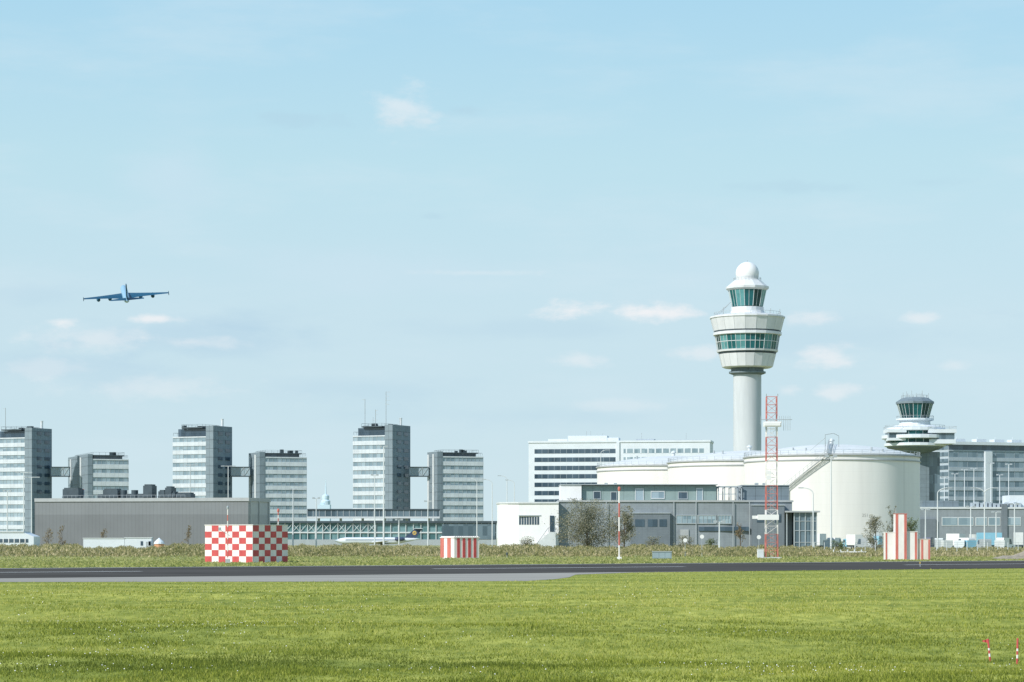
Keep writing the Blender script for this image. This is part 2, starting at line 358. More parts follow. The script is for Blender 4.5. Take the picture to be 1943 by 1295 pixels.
# ------------------------------------------------------------------ block buildings
class Block:
    def __init__(s, name, label, cat, pxl, pxc, pxr, ytop, D, th, wall, group=None):
        th = R(th); c, sn = math.cos(th), math.sin(th); xc = PX(pxc, D)
        s.c, s.s, s.D, s.xc = c, sn, D, xc
        s.L1 = s.u('L', pxl); s.L2 = s.u('R', pxr); s.H = PZ(ytop, D)
        s.root = thing(name, label, cat, (xc, D, 0), -th, group)
        s.wall = MB().box(-s.L1, 0, 0, s.L2, 0, s.H).build('wall', wall, s.root)
    def u(s, face, px):
        p = px-CX
        if face == 'L': return (F*s.xc-p*s.D)/(F*s.c+p*s.s)
        return (p*s.D-F*s.xc)/(F*s.s-p*s.c)
    def z(s, py): return PZ(py, s.D)
    def fb(s, mb, face, u0, u1, z0, z1, proud, mi=0):
        if face == 'L': mb.box(-u1, -u0, -proud, .05, z0, z1, mi)
        else: mb.box(-.05, proud, u0, u1, z0, z1, mi)
    def facade(s, face, u0, u1, z0, z1, n, gf, glass, sp, mull='galv', step=1.8):
        p = (z1-z0)/n
        for i in range(n):
            zb = z0+i*p; g0 = zb+p*(1-gf); S = MB()
            s.fb(S, face, u0, u1, zb, g0, .3); S.build('spandrel', sp, s.root)
            g = MB(); s.fb(g, face, u0+.1, u1-.1, g0, zb+p, .06); k = u0+step
            while k < u1-.3:
                s.fb(g, face, k-.06, k+.06, g0, zb+p-.01, .15, 1); k += step
            g.build('window_band', [glass, mull], s.root)
        S = MB(); s.fb(S, face, u0, u1, z1, z1+.5, .3); S.build('parapet', sp, s.root)
GT = 'tall office towers with dark stair cores'
GL = 'lower office blocks beside the tall towers'
def rail(mb, x0, x1, y0, y1, z, h=1.1, step=2.5, r=.05):
    cs = [(x0,y0),(x1,y0),(x1,y1),(x0,y1),(x0,y0)]
    for (a,b),(c,d) in zip(cs, cs[1:]):
        mb.tube((a,b,z+h),(c,d,z+h), r, n=4); n = max(1, int(math.hypot(c-a,d-b)/step))
        for k in range(n): mb.tube((a+(c-a)*k/n,b+(d-b)*k/n,z),(a+(c-a)*k/n,b+(d-b)*k/n,z+h), r, n=4)
def tall(label, pxl, pxc, pxr, y1, y0, D, ants):
    b = Block('office_tower', label, 'building', pxl, pxc, pxr, y1, D, 25, 'slate', GT)
    hb = b.H; ht = b.z(y0); n = round((hb-3)/3.45)
    b.facade('L', 0, b.L1, 3, hb-.5, n, .50, 'glasspale', 'bandwhite')
    core = MB().box(-3.2, .4, -.35, b.L2*.97, 0, ht); cr = core.build('stair_core', 'corecl', b.root)
    for k in range(n+1):
        z = 4+k*3.45
        for f0, f1 in ((.22,.45),(.6,.85)): MB().box(.35, .55, b.L2*f0, b.L2*f1, z, z+1.4).build('window', 'glassdark', cr)
    MB().box(-b.L1*.93, -3.4, 2, b.L2-2, hb, ht-1.1).build('penthouse', 'glassdark', b.root)
    MB().box(-b.L1*.80, -b.L1*.28, .5, b.L2-1, ht-.9, ht-.4).build('roof_slab', 'dark', b.root)
    rr = MB(); rail(rr, -b.L1+.2, -3.3, .2, b.L2-.2, hb+.5); rr.build('terrace_railing', 'dark', b.root)
    rr = MB(); rail(rr, -b.L1*.8, -b.L1*.28, .6, b.L2-1.1, ht-.4); rr.build('roof_railing', 'dark', b.root)
    MB().tube((-1.2, b.L2*.62, ht), (-1.2, b.L2*.62, ht+2.9), .55, n=10).tube((-1.2,b.L2*.62,ht+2.9),(-1.2,b.L2*.62,ht+3.2),.65,n=10).build('flue', 'lightsteel', b.root)
    for k in range(5):
        x = -b.L1*random.uniform(.15,.9); MB().box(x, x+random.uniform(.8,2), 3, 5, ht-1.2, ht+random.uniform(-.2,.9)).build('roof_plant', 'dark', b.root)
    for u, ytop, bars in ants:
        a = MB(); x = -b.u('L', u); zt = b.z(ytop); a.tube((x,3,ht-1),(x,3,zt),.13,n=5)
        for k in range(bars):
            zz = zt-.3-k*1.7; a.tube((x,3,zz),(x+(2.0 if bars > 2 else 1.2)*(1 if k % 2 == 0 else .7)*(1 if bars > 1 else -1),3,zz),.09,n=4)
        if bars == 2: a.tube((x-1.2,3,ht+1),(x-1.2,3,ht+3.4),.08,n=4); a.tube((x-1.2,3,ht+2.2),(x+1,3,ht+2.2),.08,n=4)
        a.build('antenna', 'galv', b.root)
    return b
def low(label, pxl, pxc, pxr, y1, D):
    b = Block('office_block', label, 'building', pxl, pxc, pxr, y1+9, D, 70, 'slate', GL)
    n = round((b.H-3)/3.45)
    b.facade('R', 0, b.L2, 3, b.H-.5, n, .48, 'glasspale', 'bandlight')
    MB().box(-b.L1*.98, .4, -.35, b.L2*.10, 0, b.z(y1)).build('stair_core', 'corecl', b.root)
    MB().box(-b.L1*.8, -1.5, b.L2*.14, b.L2*.86, b.H, b.z(y1)-.7).build('penthouse', 'glassdark', b.root)
    MB().box(-b.L1*.9, -.5, b.L2*.08, b.L2*.9, b.z(y1)-.7, b.z(y1)-.3).build('roof_slab', 'dark', b.root)
    rr = MB(); rail(rr, -b.L1*.9, -.5, b.L2*.12, b.L2*.9, b.z(y1)-.3); rr.build('roof_railing', 'dark', b.root)
    rr = MB(); rail(rr, -b.L1+.3,-.2,b.L2*.12,b.L2*.98,b.H+.4); rr.build('terrace_railing', 'dark', b.root)
    for k in range(4):
        y = b.L2*random.uniform(.2,.8); MB().box(-3, -1.5, y, y+random.uniform(.8,1.8), b.z(y1)-.6, b.z(y1)+random.uniform(.4,1.2)).build('roof_plant', 'dark', b.root)
    for k in (0.3, .8): MB().tube((-b.L1*k, -.6, 0), (-b.L1*k, -.6, b.z(y1)-1), .5, n=10).build('service_pipe', 'lightsteel', b.root)
    return b
tall('tall striped office tower cut by the left edge of the picture', -14, 60, 98, 830, 812, 1000, [(2,772,1)])
tall('tall striped office tower standing alone behind the grey shed', 328, 404, 440, 828, 808, 1000, [])
tall('tall striped office tower with roof antennas, in the middle of the row', 670, 744, 778, 826, 806, 1000, [(686,755,1),(706,776,2),(726,742,4)])
low('low striped office block right behind the grey shed with roof tanks', 130, 168, 244, 862, 1000)
low('low striped office block just right of the shed roof end', 473, 494, 582, 858, 1000)
low('low striped office block right of the antenna tower, left of the curved lamps', 812, 831, 917, 857, 1000)
for a, c, lab in ((97,131,'leftmost glazed footbridge joining tower and low block'), (439,474,'glazed footbridge between the tower behind the shed and its low block'),
                (777,813,'glazed footbridge between the antenna tower and its low block')):
    D = 1008; t = thing('footbridge', lab, 'footbridge', (PX(a, D), D, PZ(905, D)), 0, 'glazed footbridges between office towers'); w = PX(c, D)-PX(a, D); h = PZ(886, D)-PZ(905, D)
    MB().box(0,w,0,3,0,.4).build('deck', 'dark', t); MB().box(0,w,0,3,h-.3,h).build('roof', 'dark', t)
    MB().box(0,w,.3,2.7,.4,h-.3).build('glazing', 'glasspale', t)
    fr = MB(); n = 3
    for k in range(n): fr.tube((w*k/n,.2,.2),(w*(k+1)/n,.2,h-.2),.12,n=4); fr.tube((w*k/n,.2,h-.2),(w*(k+1)/n,.2,.2),.12,n=4); fr.tube((w*k/n,.2,0),(w*k/n,.2,h),.12,n=4)
    fr.build('truss', 'galv', t)

# hotel : long slab, seen nearly square on
b = Block('hotel_building', 'long white building with dark window stripes left of the tanks', 'building', 1003, 1347, 1353, 838, 1200, 9, 'hotelwhite')
uw = b.u('L', 1168)
for k in range(7):
    z1 = b.z(851+k*16); z0 = b.z(859.5+k*16)
    if z0 < 3: break
    m = MB(); u0, u1 = uw, b.L1-3; b.fb(m, 'L', u0, u1, z0, z1, .05); u = u0+3
    while u < u1-1: b.fb(m, 'L', u-.06, u+.06, z0, z1-.02, .12, 1); u += 3.1
    m.build('window_band', ['glassdark','termgrey'], b.root)
    m = MB(); u0, u1 = 3, uw-4; b.fb(m, 'L', u0, u1, z0, z1, .05); u = u0+2.6
    while u < u1-1: b.fb(m, 'L', u-.35, u+.35, z0, z1-.02, .12, 1); u += 3.6
    m.build('window_band', ['glasspale','hotelwhite'], b.root)
m = MB(); b.fb(m, 'L', -.4, b.L1+.3, b.H-.2, b.H+.7, .4); b.fb(m, 'R', 0, b.L2, b.H-.2, b.H+.7, .4); m.build('parapet', 'hotelwhite', b.root)
m = MB(); b.fb(m, 'L', uw-2, uw-.5, 0, b.H-.2, .6); m.build('pilaster', 'hotelwhite', b.root)
for a, c, y in ((1038,1075,831),(1075.5,1150,825),(1150.5,1172,829)):
    MB().box(-b.u('L', a), -b.u('L', c), 4, 12, b.H, b.z(y)).build('roof_plant', 'hotelwhite', b.root)
for a, c, y in ((1205,1240,832),(1241,1330,834)):
    MB().box(-b.u('L', a), -b.u('L', c), 3, 12, b.H, b.z(y)).build('lift_house', 'termgrey', b.root)
for px in (1110,1118,1130,1141,1215,1300): MB().tube((-b.u('L', px), 6, b.H+.8), (-b.u('L', px), 6, b.H+random.uniform(4.2,5.8)), .12, n=4).build('antenna', 'galv', b.root)

# ------------------------------------------------------------------ shed
D = 690
b = Block('grey_shed', 'long low grey ribbed shed with dark plant on its roof, left foreground building', 'building', 66, 471, 512, 946, D, 12, 'shed')
m = MB(); b.fb(m, 'L', -.3, b.L1, b.H-.8, b.H+.2, .3); b.fb(m, 'R', 0, b.L2, b.H-.8, b.H+.2, .3); m.build('fascia', 'shedlight', b.root)
m = MB(); b.fb(m, 'R', .1, b.L2, 0, b.H-.8, .06); m.build('end_wall', 'shedside', b.root)
for f in (.05,.45,.9): m = MB(); b.fb(m, 'R', b.L2*f, b.L2*(f+.025), 0, b.H-.8, .4); m.build('pilaster', 'shedlight', b.root)
m = MB(); b.fb(m, 'R', b.L2*.55, b.L2*.8, 0, 6, .15); m.build('shutter_door', 'shedlight', b.root)
for a, c, y, rd in ((101,131,926,0),(166,177,932,1),(178,206,928,0),(207,253,931,1),(255,272,920,0),(284,296,931,0),(297,309,924,0),(310,316,934,0),(318,346,936,0)):
    u0, u1 = b.u('L', c), b.u('L', a); z1 = b.z(y)+.4; m = MB(); z0 = b.H
    if rd:
        m.box(-u1, -u0, 8, 14, z0, z0+(z1-z0)*.6); k = -u1
        while k < -u0-2: m.tube((k+1.2,8.5,z0),(k+1.2,8.5,z1),1.0,n=12); k += 3.4
    else:
        m.box(-u1, -u0, 7, 11, z0, z1-.4); m.box(-u1+.3, -u0-.3, 7.3, 10.7, z1-.41, z1); m.box(-u1-.1,-u0+.1,6.8,7.05,z0+.5,z0+.8)
    m.build('rooftop_plant', 'dark', b.root)
m = MB()
for k in range(30): 
    x = -b.u('L', 110+k*8); m.tube((x,4,b.H),(x,4,b.H+1.1),.04,n=4)
m.tube((-b.u('L',110),4,b.H+1.1),(-b.u('L',342),4,b.H+1.1),.05,n=4); m.build('roof_railing', 'galv', b.root)
t = thing('chevron_sign', 'red and white chevron arrow sign on the roof of the grey shed', 'sign', (PX(135,712), 712, PZ(945,712)))
w = 25/F*712; h = 17/F*712
MB().box(0,w,.05,.15,h*.15,h).build('sign_board', 'bandlight', t)
for k in range(2):
    m = MB(); x = .15+k*w*.45; th_ = w*.24; zc = h*.575; hh = h*.40
    m.add([(x,0.02,zc),(x+w*.28,.02,zc+hh),(x+w*.28+th_,.02,zc+hh),(x+th_,.02,zc),(x+w*.28+th_,.02,zc-hh),(x+w*.28,.02,zc-hh)], [(0,3,2,1),(0,5,4,3)])
    m.build('chevron', 'fadedred', t)
for x in (.5,w-.5): MB().tube((x,.1,-.5),(x,.1,h*.2),.08).build('sign_post', 'galv', t)

def cabin(px0, px1, ytop, D, label, door=True):
    w = PX(px1,D)-PX(px0,D); h = PZ(ytop,D); t = thing('site_cabin', label, 'cabin', (PX(px0,D), D, 0), 0)
    MB().box(0,w,0,2.6,.15,h-.15).build('wall', 'hotelwhite', t)
    MB().box(-.1,w+.1,-.12,2.7,h-.15,h).build('roof', 'lightsteel', t)
    if door:
        MB().box(w*.80,w*.80+.9,-.05,.02,.2,2.1).build('door', 'galv', t)
        for k in (.60,.9): MB().box(w*k,w*k+.5,-.05,.02,1.3,2.2).build('window', 'glassdark', t)
    return t
cabin(158, 236, 1021, 500, 'long plain white site cabin in front of the grey shed', False)
cabin(236.5, 287, 1020, 500, 'white site cabin with door and windows, right of the plain one')
t = thing('small_tent', 'small white and orange domed tent right of the white cabins', 'tent', (PX(302,500), 500, 0))
MB().lathe([(1.0,0),(1.0,1.6),(1.1,1.65)], 12).build('tent_wall', 'orange', t)
MB().lathe([(1.15,1.65),(.95,2.1),(.5,2.5),(.03,2.9)], 12).build('tent_roof', 'hotelwhite', t)
D = 600; t = thing('low_white_building', 'low white building with a window strip at the far left edge', 'building', (PX(-40,D), D, 0)); w = PX(64,D)-PX(-40,D)
MB().add([(0,0,0),(w,0,0),(w,8,0),(0,8,0),(0,0,4.2),(w*.82,0,4.2),(w,0,3.2),(w,8,3.2),(w*.82,8,4.2),(0,8,4.2)],
  [(0,1,6,5,4),(1,2,7,6),(2,3,9,8,7),(4,5,8,9),(5,6,7,8),(3,0,4,9)]).build('wall', 'hotelwhite', t)
m = MB().box(.5,w*.9,-.06,.02,1.7,2.6)
for k in range(9): m.box(.5+k*w*.1,.7+k*w*.1,-.12,.02,1.6,2.7,1)
m.build('window_strip', ['glassdark','white'], t)
MB().box(-.2,w*.82,-.2,8.1,4.22,4.5).build('roof_edge', 'lightsteel', t)

# ------------------------------------------------------------------ pier and walkway
D = 900; t = thing('glass_pier', 'long low glazed pier building behind the striped boxes', 'building', (PX(512,D), D, 0)); w = PX(942,D)-PX(512,D); h = PZ(989,D)
m = MB().box(0,w,.5,18,0,h-.8); n = 30
for k in range(n+1): m.box(w*k/n-.12,w*k/n+.12,.05,.6,2.2,h-.81,1)
for k in range(14):
    m.tube((w*k/n,.2,h*.55),(w*(k+1)/n,.2,h-.9) if k % 2 else (w*(k+1)/n,.2,h*.55),.1,n=4,mi=1)
    m.tube((w*k/n,.2,h-.9 if k % 2 else h*.55),(w*(k+1)/n,.2,h*.55 if k % 2 else h-.9),.1,n=4,mi=1)
m.build('glazing', ['glassgreen','lightsteel'], t)
MB().box(-.5,w+.5,-.6,19,h-.8,h).build('roof', 'dark', t)
MB().box(0,w,-.1,.6,0,2.2).build('plinth', 'galv', t)
MB().box(0,w,.1,.6,h*.5,h*.5+.5).build('floor_edge', 'lightsteel', t)
MB().box(w*.76,w*.995,-.25,.4,2.3,h-1.2).build('dark_glazing', 'glass', t)
D = 940; t = thing('elevated_walkway', 'dark elevated glazed walkway above the pier, at the foot of the antenna tower', 'walkway', (PX(583,D), D, 0)); w = PX(834,D)-PX(583,D); z1 = PZ(966,D); z0 = PZ(984,D)
MB().box(0,w,0,5,z0,z0+.7).build('deck', 'lightsteel', t); MB().box(0,w,-.2,5.2,z1-.5,z1).build('roof', 'dark', t)
m = MB().box(.1,w-.1,.2,4.8,z0+.7,z1-.5); n = 22
for k in range(n+1): m.box(w*k/n-.12,w*k/n+.12,.05,.3,z0+.71,z1-.51,1)
m.build('glazing', ['glass','galv'], t)
for k in range(6): MB().tube((w*(k+.5)/6,2.5,0),(w*(k+.5)/6,2.5,z0),.5,n=8).build('column', 'galv', t)

# distant tower
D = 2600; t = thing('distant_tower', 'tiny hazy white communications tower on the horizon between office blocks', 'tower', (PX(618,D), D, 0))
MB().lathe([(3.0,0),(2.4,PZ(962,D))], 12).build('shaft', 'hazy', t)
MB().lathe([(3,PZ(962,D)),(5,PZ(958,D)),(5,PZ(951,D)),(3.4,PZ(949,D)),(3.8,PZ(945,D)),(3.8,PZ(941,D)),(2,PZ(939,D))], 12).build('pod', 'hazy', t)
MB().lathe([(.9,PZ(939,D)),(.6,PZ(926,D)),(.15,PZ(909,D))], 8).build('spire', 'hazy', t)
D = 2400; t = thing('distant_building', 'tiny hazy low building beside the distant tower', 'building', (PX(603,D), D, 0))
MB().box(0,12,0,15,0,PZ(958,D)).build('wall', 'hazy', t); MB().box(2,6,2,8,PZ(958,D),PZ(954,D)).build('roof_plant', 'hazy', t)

# ------------------------------------------------------------------ fuel tanks
def tank(px, D, label, stair=False):
    Rr = 23.8; hr = 24.9; ap = 28.3; t = thing('fuel_tank', label, 'fuel tank', (PX(px,D), D, 0), 0, 'white fuel storage tanks')
    MB().lathe([(Rr,0),(Rr,hr)], 96, cap=False).build('shell', 'tank', t, smooth=True)
    for z, o_ in ((hr-1.6, .25), (hr-.3, .4)): MB().lathe([(Rr+.02,z),(Rr+o_,z),(Rr+o_,z+.3),(Rr+.02,z+.3)], 96, cap=False).build('wind_girder', 'shedlight', t)
    prof = [(Rr*(1-k/14), hr+.01+(ap-hr)*(1-(1-k/14)**2)**.9) for k in range(14)]+[(.3, ap)]
    MB().lathe(prof, 96).build('dome_roof', 'tankroof', t, smooth=True)
    r_ = MB(); n = 60
    for k in range(n):
        a, c = 2*math.pi*k/n, 2*math.pi*(k+1)/n
        p = (Rr*math.cos(a), Rr*math.sin(a)); q = (Rr*math.cos(c), Rr*math.sin(c))
        r_.tube((*p,hr),(*p,hr+1.15),.06,n=4)
        for hh in (.6,1.15): r_.tube((*p,hr+hh),(*q,hr+hh),.05,n=4)
    r_.build('rim_railing', 'galv', t)
    MB().lathe([(.5,ap-.3),(.5,ap+.9),(.8,ap+.95),(.8,ap+1.3),(.15,ap+1.7)], 12).build('roof_vent', 'lightsteel', t)
    for k in range(5):
        a = -math.pi/2+random.uniform(-1.1,1.1); rr = Rr*random.uniform(.55,.93); z = hr+(ap-hr)*(1-(rr/Rr)**2)**.9
        MB().tube((rr*math.cos(a),rr*math.sin(a),z-.2),(rr*math.cos(a),rr*math.sin(a),z+random.uniform(.6,1.1)),.25,n=8).build('roof_hatch', 'galv', t)
    if stair:
        s = MB(); rl = MB(); phi0 = -.16; phi1 = -1.05; n = 60; z0 = hr+.2; z1 = hr-16.5
        def pt(ph, r): return Vector((r*math.sin(ph), -r*math.cos(ph), 0))
        prev = None
        for k in range(n+1):
            f = k/n; ph = phi0+(phi1-phi0)*f; z = z0+(z1-z0)*f
            a = pt(ph, Rr+.42)+Vector((0,0,z)); c = pt(ph, Rr+1.3)+Vector((0,0,z)); tg = Vector((math.cos(ph), math.sin(ph), 0))*.12
            s.add([a-tg, c-tg, c+tg, a+tg, a-tg-Vector((0,0,.04)), c-tg-Vector((0,0,.04)), c+tg-Vector((0,0,.04)), a+tg-Vector((0,0,.04))],
                  [(0,1,2,3),(7,6,5,4),(0,1,5,4),(1,2,6,5),(2,3,7,6),(3,0,4,7)])
            if k % 3 == 0:
                up = Vector((0,0,1.15)); rl.tube(c, c+up, .045, n=4)
                if prev:
                    for q, o_ in ((prev[0], a), (prev[1], c)):
                        s.tube(q-Vector((0,0,.15)), o_-Vector((0,0,.15)), .10, n=4)
                    rl.tube(prev[1]+up, c+up, .05, n=4); rl.tube(prev[1]+up*.5, c+up*.5, .035, n=4)
                prev = (a, c)
        s.build('stair_flight', 'galv', t); rl.build('stair_railing', 'galv', t)
        w = MB()
        prev = None; side = Vector((math.cos(phi0), math.sin(phi0), 0))*.5
        for k in range(13):
            rr = Rr*(1-k/13*.93); z = hr+(ap-hr)*(1-(rr/Rr)**2)**.9+.25; c = pt(phi0, rr)+Vector((0,0,z))
            for sg in (-1,1): w.tube(c+side*sg, c+side*sg+Vector((0,0,1.1)), .05, n=4)
            if prev is not None:
                w.add([prev-side, prev+side, c+side, c-side], [(0,1,2,3)])
                for sg in (-1,1): w.tube(prev+side*sg+Vector((0,0,1.1)), c+side*sg+Vector((0,0,1.1)), .06, n=4); w.tube(prev+side*sg+Vector((0,0,.55)), c+side*sg+Vector((0,0,.55)), .04, n=4)
            prev = c
        w.build('roof_walkway', 'galv', t)
        j = MB(); c = pt(phi0-.05, Rr-2); z = hr+1
        j.path([c+Vector((0,0,z)), c+Vector((0,0,z+4.2)), c+Vector((2.2,0,z+4.6)), c+Vector((3.6,0,z+3.9)), c+Vector((3.6,0,z+1))], .09, n=5)
        j.path([c+Vector((-4,0,z)), c+Vector((0,0,z+3.4)), c+Vector((.1,0,z+1.2))], .07, n=5)
        j.build('jib_frame', 'galv', t)
        cu = bpy.data.curves.new('number', 'FONT'); cu.body = '251'; cu.size = 1.2; cu.align_x = 'CENTER'
        to = bpy.data.objects.new('number', cu); C.objects.link(to); dg = bpy.context.evaluated_depsgraph_get(); dg.update()
        me = bpy.data.meshes.new_from_object(to.evaluated_get(dg)); bpy.data.objects.remove(to)
        ph0 = math.asin((1618-px)/165)
        for v in me.vertices:
            x, y = v.co.x, v.co.y; ph = ph0+x/Rr; v.co = pt(ph, Rr+.02)+Vector((0,0,8.4+y))
        me.materials.clear(); me.materials.append(M['stencil']); no = bpy.data.objects.new('painted_number', me); C.objects.link(no); no.parent = t
        MB().path([pt(-.62,Rr+.7)+Vector((0,0,z)) for z in (0,hr-9)], .15).build('riser_pipe', 'galv', t)
    return t
tank(1578, 660, 'largest looking white fuel tank, nearest, with the stair on its side', True)
tank(1422, 707, 'middle white fuel tank, partly hidden by the nearest one')
tank(1278, 753, 'leftmost and farthest white fuel tank beside the striped white building')
def gang(p, q, label):
    t = thing('tank_gangway', label, 'gangway', (0,0,0)); p = Vector(p); q = Vector(q); t.location = p; q = q-p; p = Vector((0,0,0)); d = (q-p); s = d.cross(Vector((0,0,1))).normalized()*.5
    MB().add([p-s,p+s,q+s,q-s], [(0,1,2,3)]).build('deck', 'lightsteel', t)
    for sg in (-1,1):
        m = MB()
        for hh in (.55,1.1): m.tube(p+s*sg+Vector((0,0,hh)), q+s*sg+Vector((0,0,hh)), .05, n=4)
        for k in range(6): m.tube(p.lerp(q,k/5)+s*sg, p.lerp(q,k/5)+s*sg+Vector((0,0,1.1)), .04, n=4)
        m.build('railing', 'galv', t)
def rim(px, D, tx, tD):
    c = Vector((PX(px,D), D, 25.2)); o_ = Vector((PX(tx,tD), tD, 25.2)); return c+(o_-c).normalized()*23.0
gang(rim(1578,660,1422,707), rim(1422,707,1578,660), 'railed gangway linking the nearest tank to the middle tank')
gang(rim(1422,707,1278,753), rim(1278,753,1422,707), 'railed gangway linking the middle tank to the farthest tank')

# ------------------------------------------------------------------ control tower
D = 863; k_ = D/F; t = thing('control_tower', 'tall white control tower with a ball shaped radome on top', 'control tower', (PX(1418,D), D, 0))
def L_(pr): return [(h*k_, PZ(y, D)) for h, y in pr]
MB().lathe(L_([(28,1036),(26.5,900),(26.5,712)]), 40, cap=False).build('shaft', 'concrete', t, smooth=True)
MB().lathe(L_([(27,712),(35,709),(35,706),(31,705),(31,699)]), 24).build('collar', 'slate', t)
N = 20; A0 = math.pi/N
def seams(mb, prof, n, a0, r=.05, mi=1):
    for k in range(n):
        a = a0+2*math.pi*k/n
        for (h0,y0),(h1,y1) in zip(prof, prof[1:]): mb.tube((h0*k_*math.cos(a),h0*k_*math.sin(a),PZ(y0,D)),(h1*k_*math.cos(a),h1*k_*math.sin(a),PZ(y1,D)), r, n=4, mi=mi)
    return mb
seams(MB().lathe(L_([(44,699),(48,697),(54,673)]), N, a0=A0), [(48,697),(54,673)], N, A0).build('lower_bowl', ['towerwhite','galv'], t)
MB().lathe(L_([(54.5,672),(55,669)]), N, a0=A0).build('shadow_gap', 'dark', t)
def ring(prof, t, r=.12, n=N, nm='window_ring', mid=True, tr=None):
    m = MB().lathe(L_(prof), n, a0=math.pi/n, rnd=[0,0,1,2])
    for k in range(n*2 if mid else n):
        a = math.pi/n+math.pi*k/(n if mid else n/2)
        for (h0,y0),(h1,y1) in zip(prof, prof[1:]):
            f = 1.004 if k % 2 == 0 or not mid else math.cos(math.pi/n)*1.004
            m.tube((h0*k_*f*math.cos(a),h0*k_*f*math.sin(a),PZ(y0,D)), (h1*k_*f*math.cos(a),h1*k_*f*math.sin(a),PZ(y1,D)), r*(1 if k % 2 == 0 else .6), n=4, mi=3)
    if tr:
        yy, hh = tr; m.lathe([(hh*k_,PZ(yy,D)),(hh*k_+.1,PZ(yy,D)),(hh*k_+.1,PZ(yy-1,D)),(hh*k_,PZ(yy-1,D))], n, a0=math.pi/n, cap=False, mi=3)
    m.build(nm, ['cab1','cab2','cab3','lightsteel'], t)
ring([(56,668),(61,638)], t, r=.13, tr=(651,58.9))
MB().lathe(L_([(57.5,669),(58.5,665.5)]), N, a0=A0).build('sill_ring', 'towerwhite', t)
MB().lathe(L_([(62,638),(65,637),(65,632),(61,631)]), N, a0=A0).build('ring_ledge', 'towerwhite', t)
MB().lathe(L_([(63.5,631),(63.5,629)]), N, a0=A0).build('shadow_gap', 'dark', t)
seams(MB().lathe(L_([(64,628.9),(70,605)]), N, a0=A0), [(64,629),(70,605)], N, A0).build('upper_bowl', ['towerwhite','galv'], t)
MB().lathe(L_([(71.5,605),(71.5,602),(60,599),(34,596),(31,590),(31,584)]), N, a0=A0).build('bowl_roof', 'towerwhite', t)
def ringrail(r0, y, n, nm, r=.06, hh=1.1):
    m = MB(); z = PZ(y,D); q = r0*k_
    for k in range(n):
        a = 2*math.pi*k/n; c = 2*math.pi*(k+1)/n
        m.tube((q*math.cos(a),q*math.sin(a),z),(q*math.cos(a),q*math.sin(a),z+hh),r,n=4); m.tube((q*math.cos(a),q*math.sin(a),z+hh),(q*math.cos(c),q*math.sin(c),z+hh),r,n=4)
    m.build(nm, 'galv', t)
ringrail(63, 600, 40, 'balcony_railing')
N2 = 12
ring([(29.5,583),(36,552)], t, n=N2, r=.13)
MB().lathe(L_([(36,552),(41,549),(41.5,545)]), N2, a0=math.pi/N2).build('cab_eave', 'towerwhite', t)
MB().lathe(L_([(40,544.9),(27,534),(22,531)]), N2, a0=math.pi/N2).build('cab_roof', 'tankroof', t)
ringrail(26, 534, 24, 'roof_railing')
MB().lathe(L_([(20.5,532),(21.5,525)]), 24).build('radome_base', 'towerwhite', t)
zc = PZ(519.5,D); rr = 22*k_
MB().lathe([(rr*math.cos(a), zc+rr*math.sin(a)) for a in np.linspace(-.45, math.pi/2-.02, 20)], 36).build('radome', 'white', t, smooth=True)
MB().tube((0,0,zc+rr-.1),(0,0,zc+rr+.6),.08).build('lightning_rod','galv',t)
z = PZ(600,D); q = k_
for p0, p1 in (((-56*q,-20*q,z),(-33*q,-12*q,PZ(575,D))), ((-62*q,-10*q,z),(-36*q,-6*q,PZ(578,D))), ((60*q,-15*q,z),(60*q,-15*q,z+2.2)), ((-48*q,-30*q,z),(-48*q,-30*q,z+2.5)), ((40*q,-40*q,z),(40*q,-40*q,z+2))):
    MB().tube(p0, p1, .12, n=5).build('antenna_arm', 'galv', t)

# second tower
D = 1000; k_ = D/F; t = thing('control_tower', 'smaller old control tower with wide stepped decks at the far right', 'control tower', (PX(1736,D), D, 0))
MB().box(-20*k_,24*k_,-18*k_,18*k_,0,PZ(852,D)).build('shaft', 'slate', t)
MB().box(24.1*k_,46*k_,-8*k_,16*k_,0,PZ(858,D)).build('side_shaft', 'glass', t)
MB().lathe(L_([(22,862),(34,857),(52,851),(54,848)]), 24).build('deck_underside', 'slate', t)
MB().lathe(L_([(56,848),(58,847),(58,842),(54,841.5)]), 24).build('lower_deck', 'hotelwhite', t)
ring([(53,841.5),(55,834)], t, n=24, r=.10, mid=False)
MB().lathe(L_([(60,834),(63,833),(63,827),(54,826)]), 24).build('middle_deck', 'hotelwhite', t)
ring([(50,826),(51,819)], t, n=24, r=.10, mid=False)
MB().lathe(L_([(55,819),(57,818),(57,813),(42,810),(38,808)]), 24).build('deck_roof', 'hotelwhite', t)
MB().box(-59*k_,-24*k_,-50*k_,6*k_,PZ(823,D),PZ(817,D)).build('west_terrace', 'hotelwhite', t)
MB().box(-56*k_,-26*k_,-46*k_,0,PZ(833,D),PZ(823.1,D)).build('west_gallery', 'glass', t)
MB().box(-57*k_,-25*k_,-48*k_,2*k_,PZ(838,D),PZ(833.1,D)).build('west_floor', 'hotelwhite', t)
MB().box(16*k_,69*k_,-54*k_,10*k_,PZ(824,D),PZ(817,D)).build('east_terrace', 'hotelwhite', t)
MB().box(20*k_,66*k_,-50*k_,8*k_,PZ(836,D),PZ(824.1,D)).build('east_gallery', 'glass', t)
MB().box(18*k_,68*k_,-52*k_,9*k_,PZ(844,D),PZ(836.1,D)).build('east_floor', 'hotelwhite', t)
MB().lathe(L_([(30,808),(29,800),(36,798),(36,795)]), 16).build('neck', 'hotelwhite', t)
ring([(26,795),(34,767)], t, n=12, r=.12)
MB().lathe(L_([(36,767),(36,763),(25,756),(20,755)]), 12, a0=math.pi/12).build('cab_roof', 'slate', t)
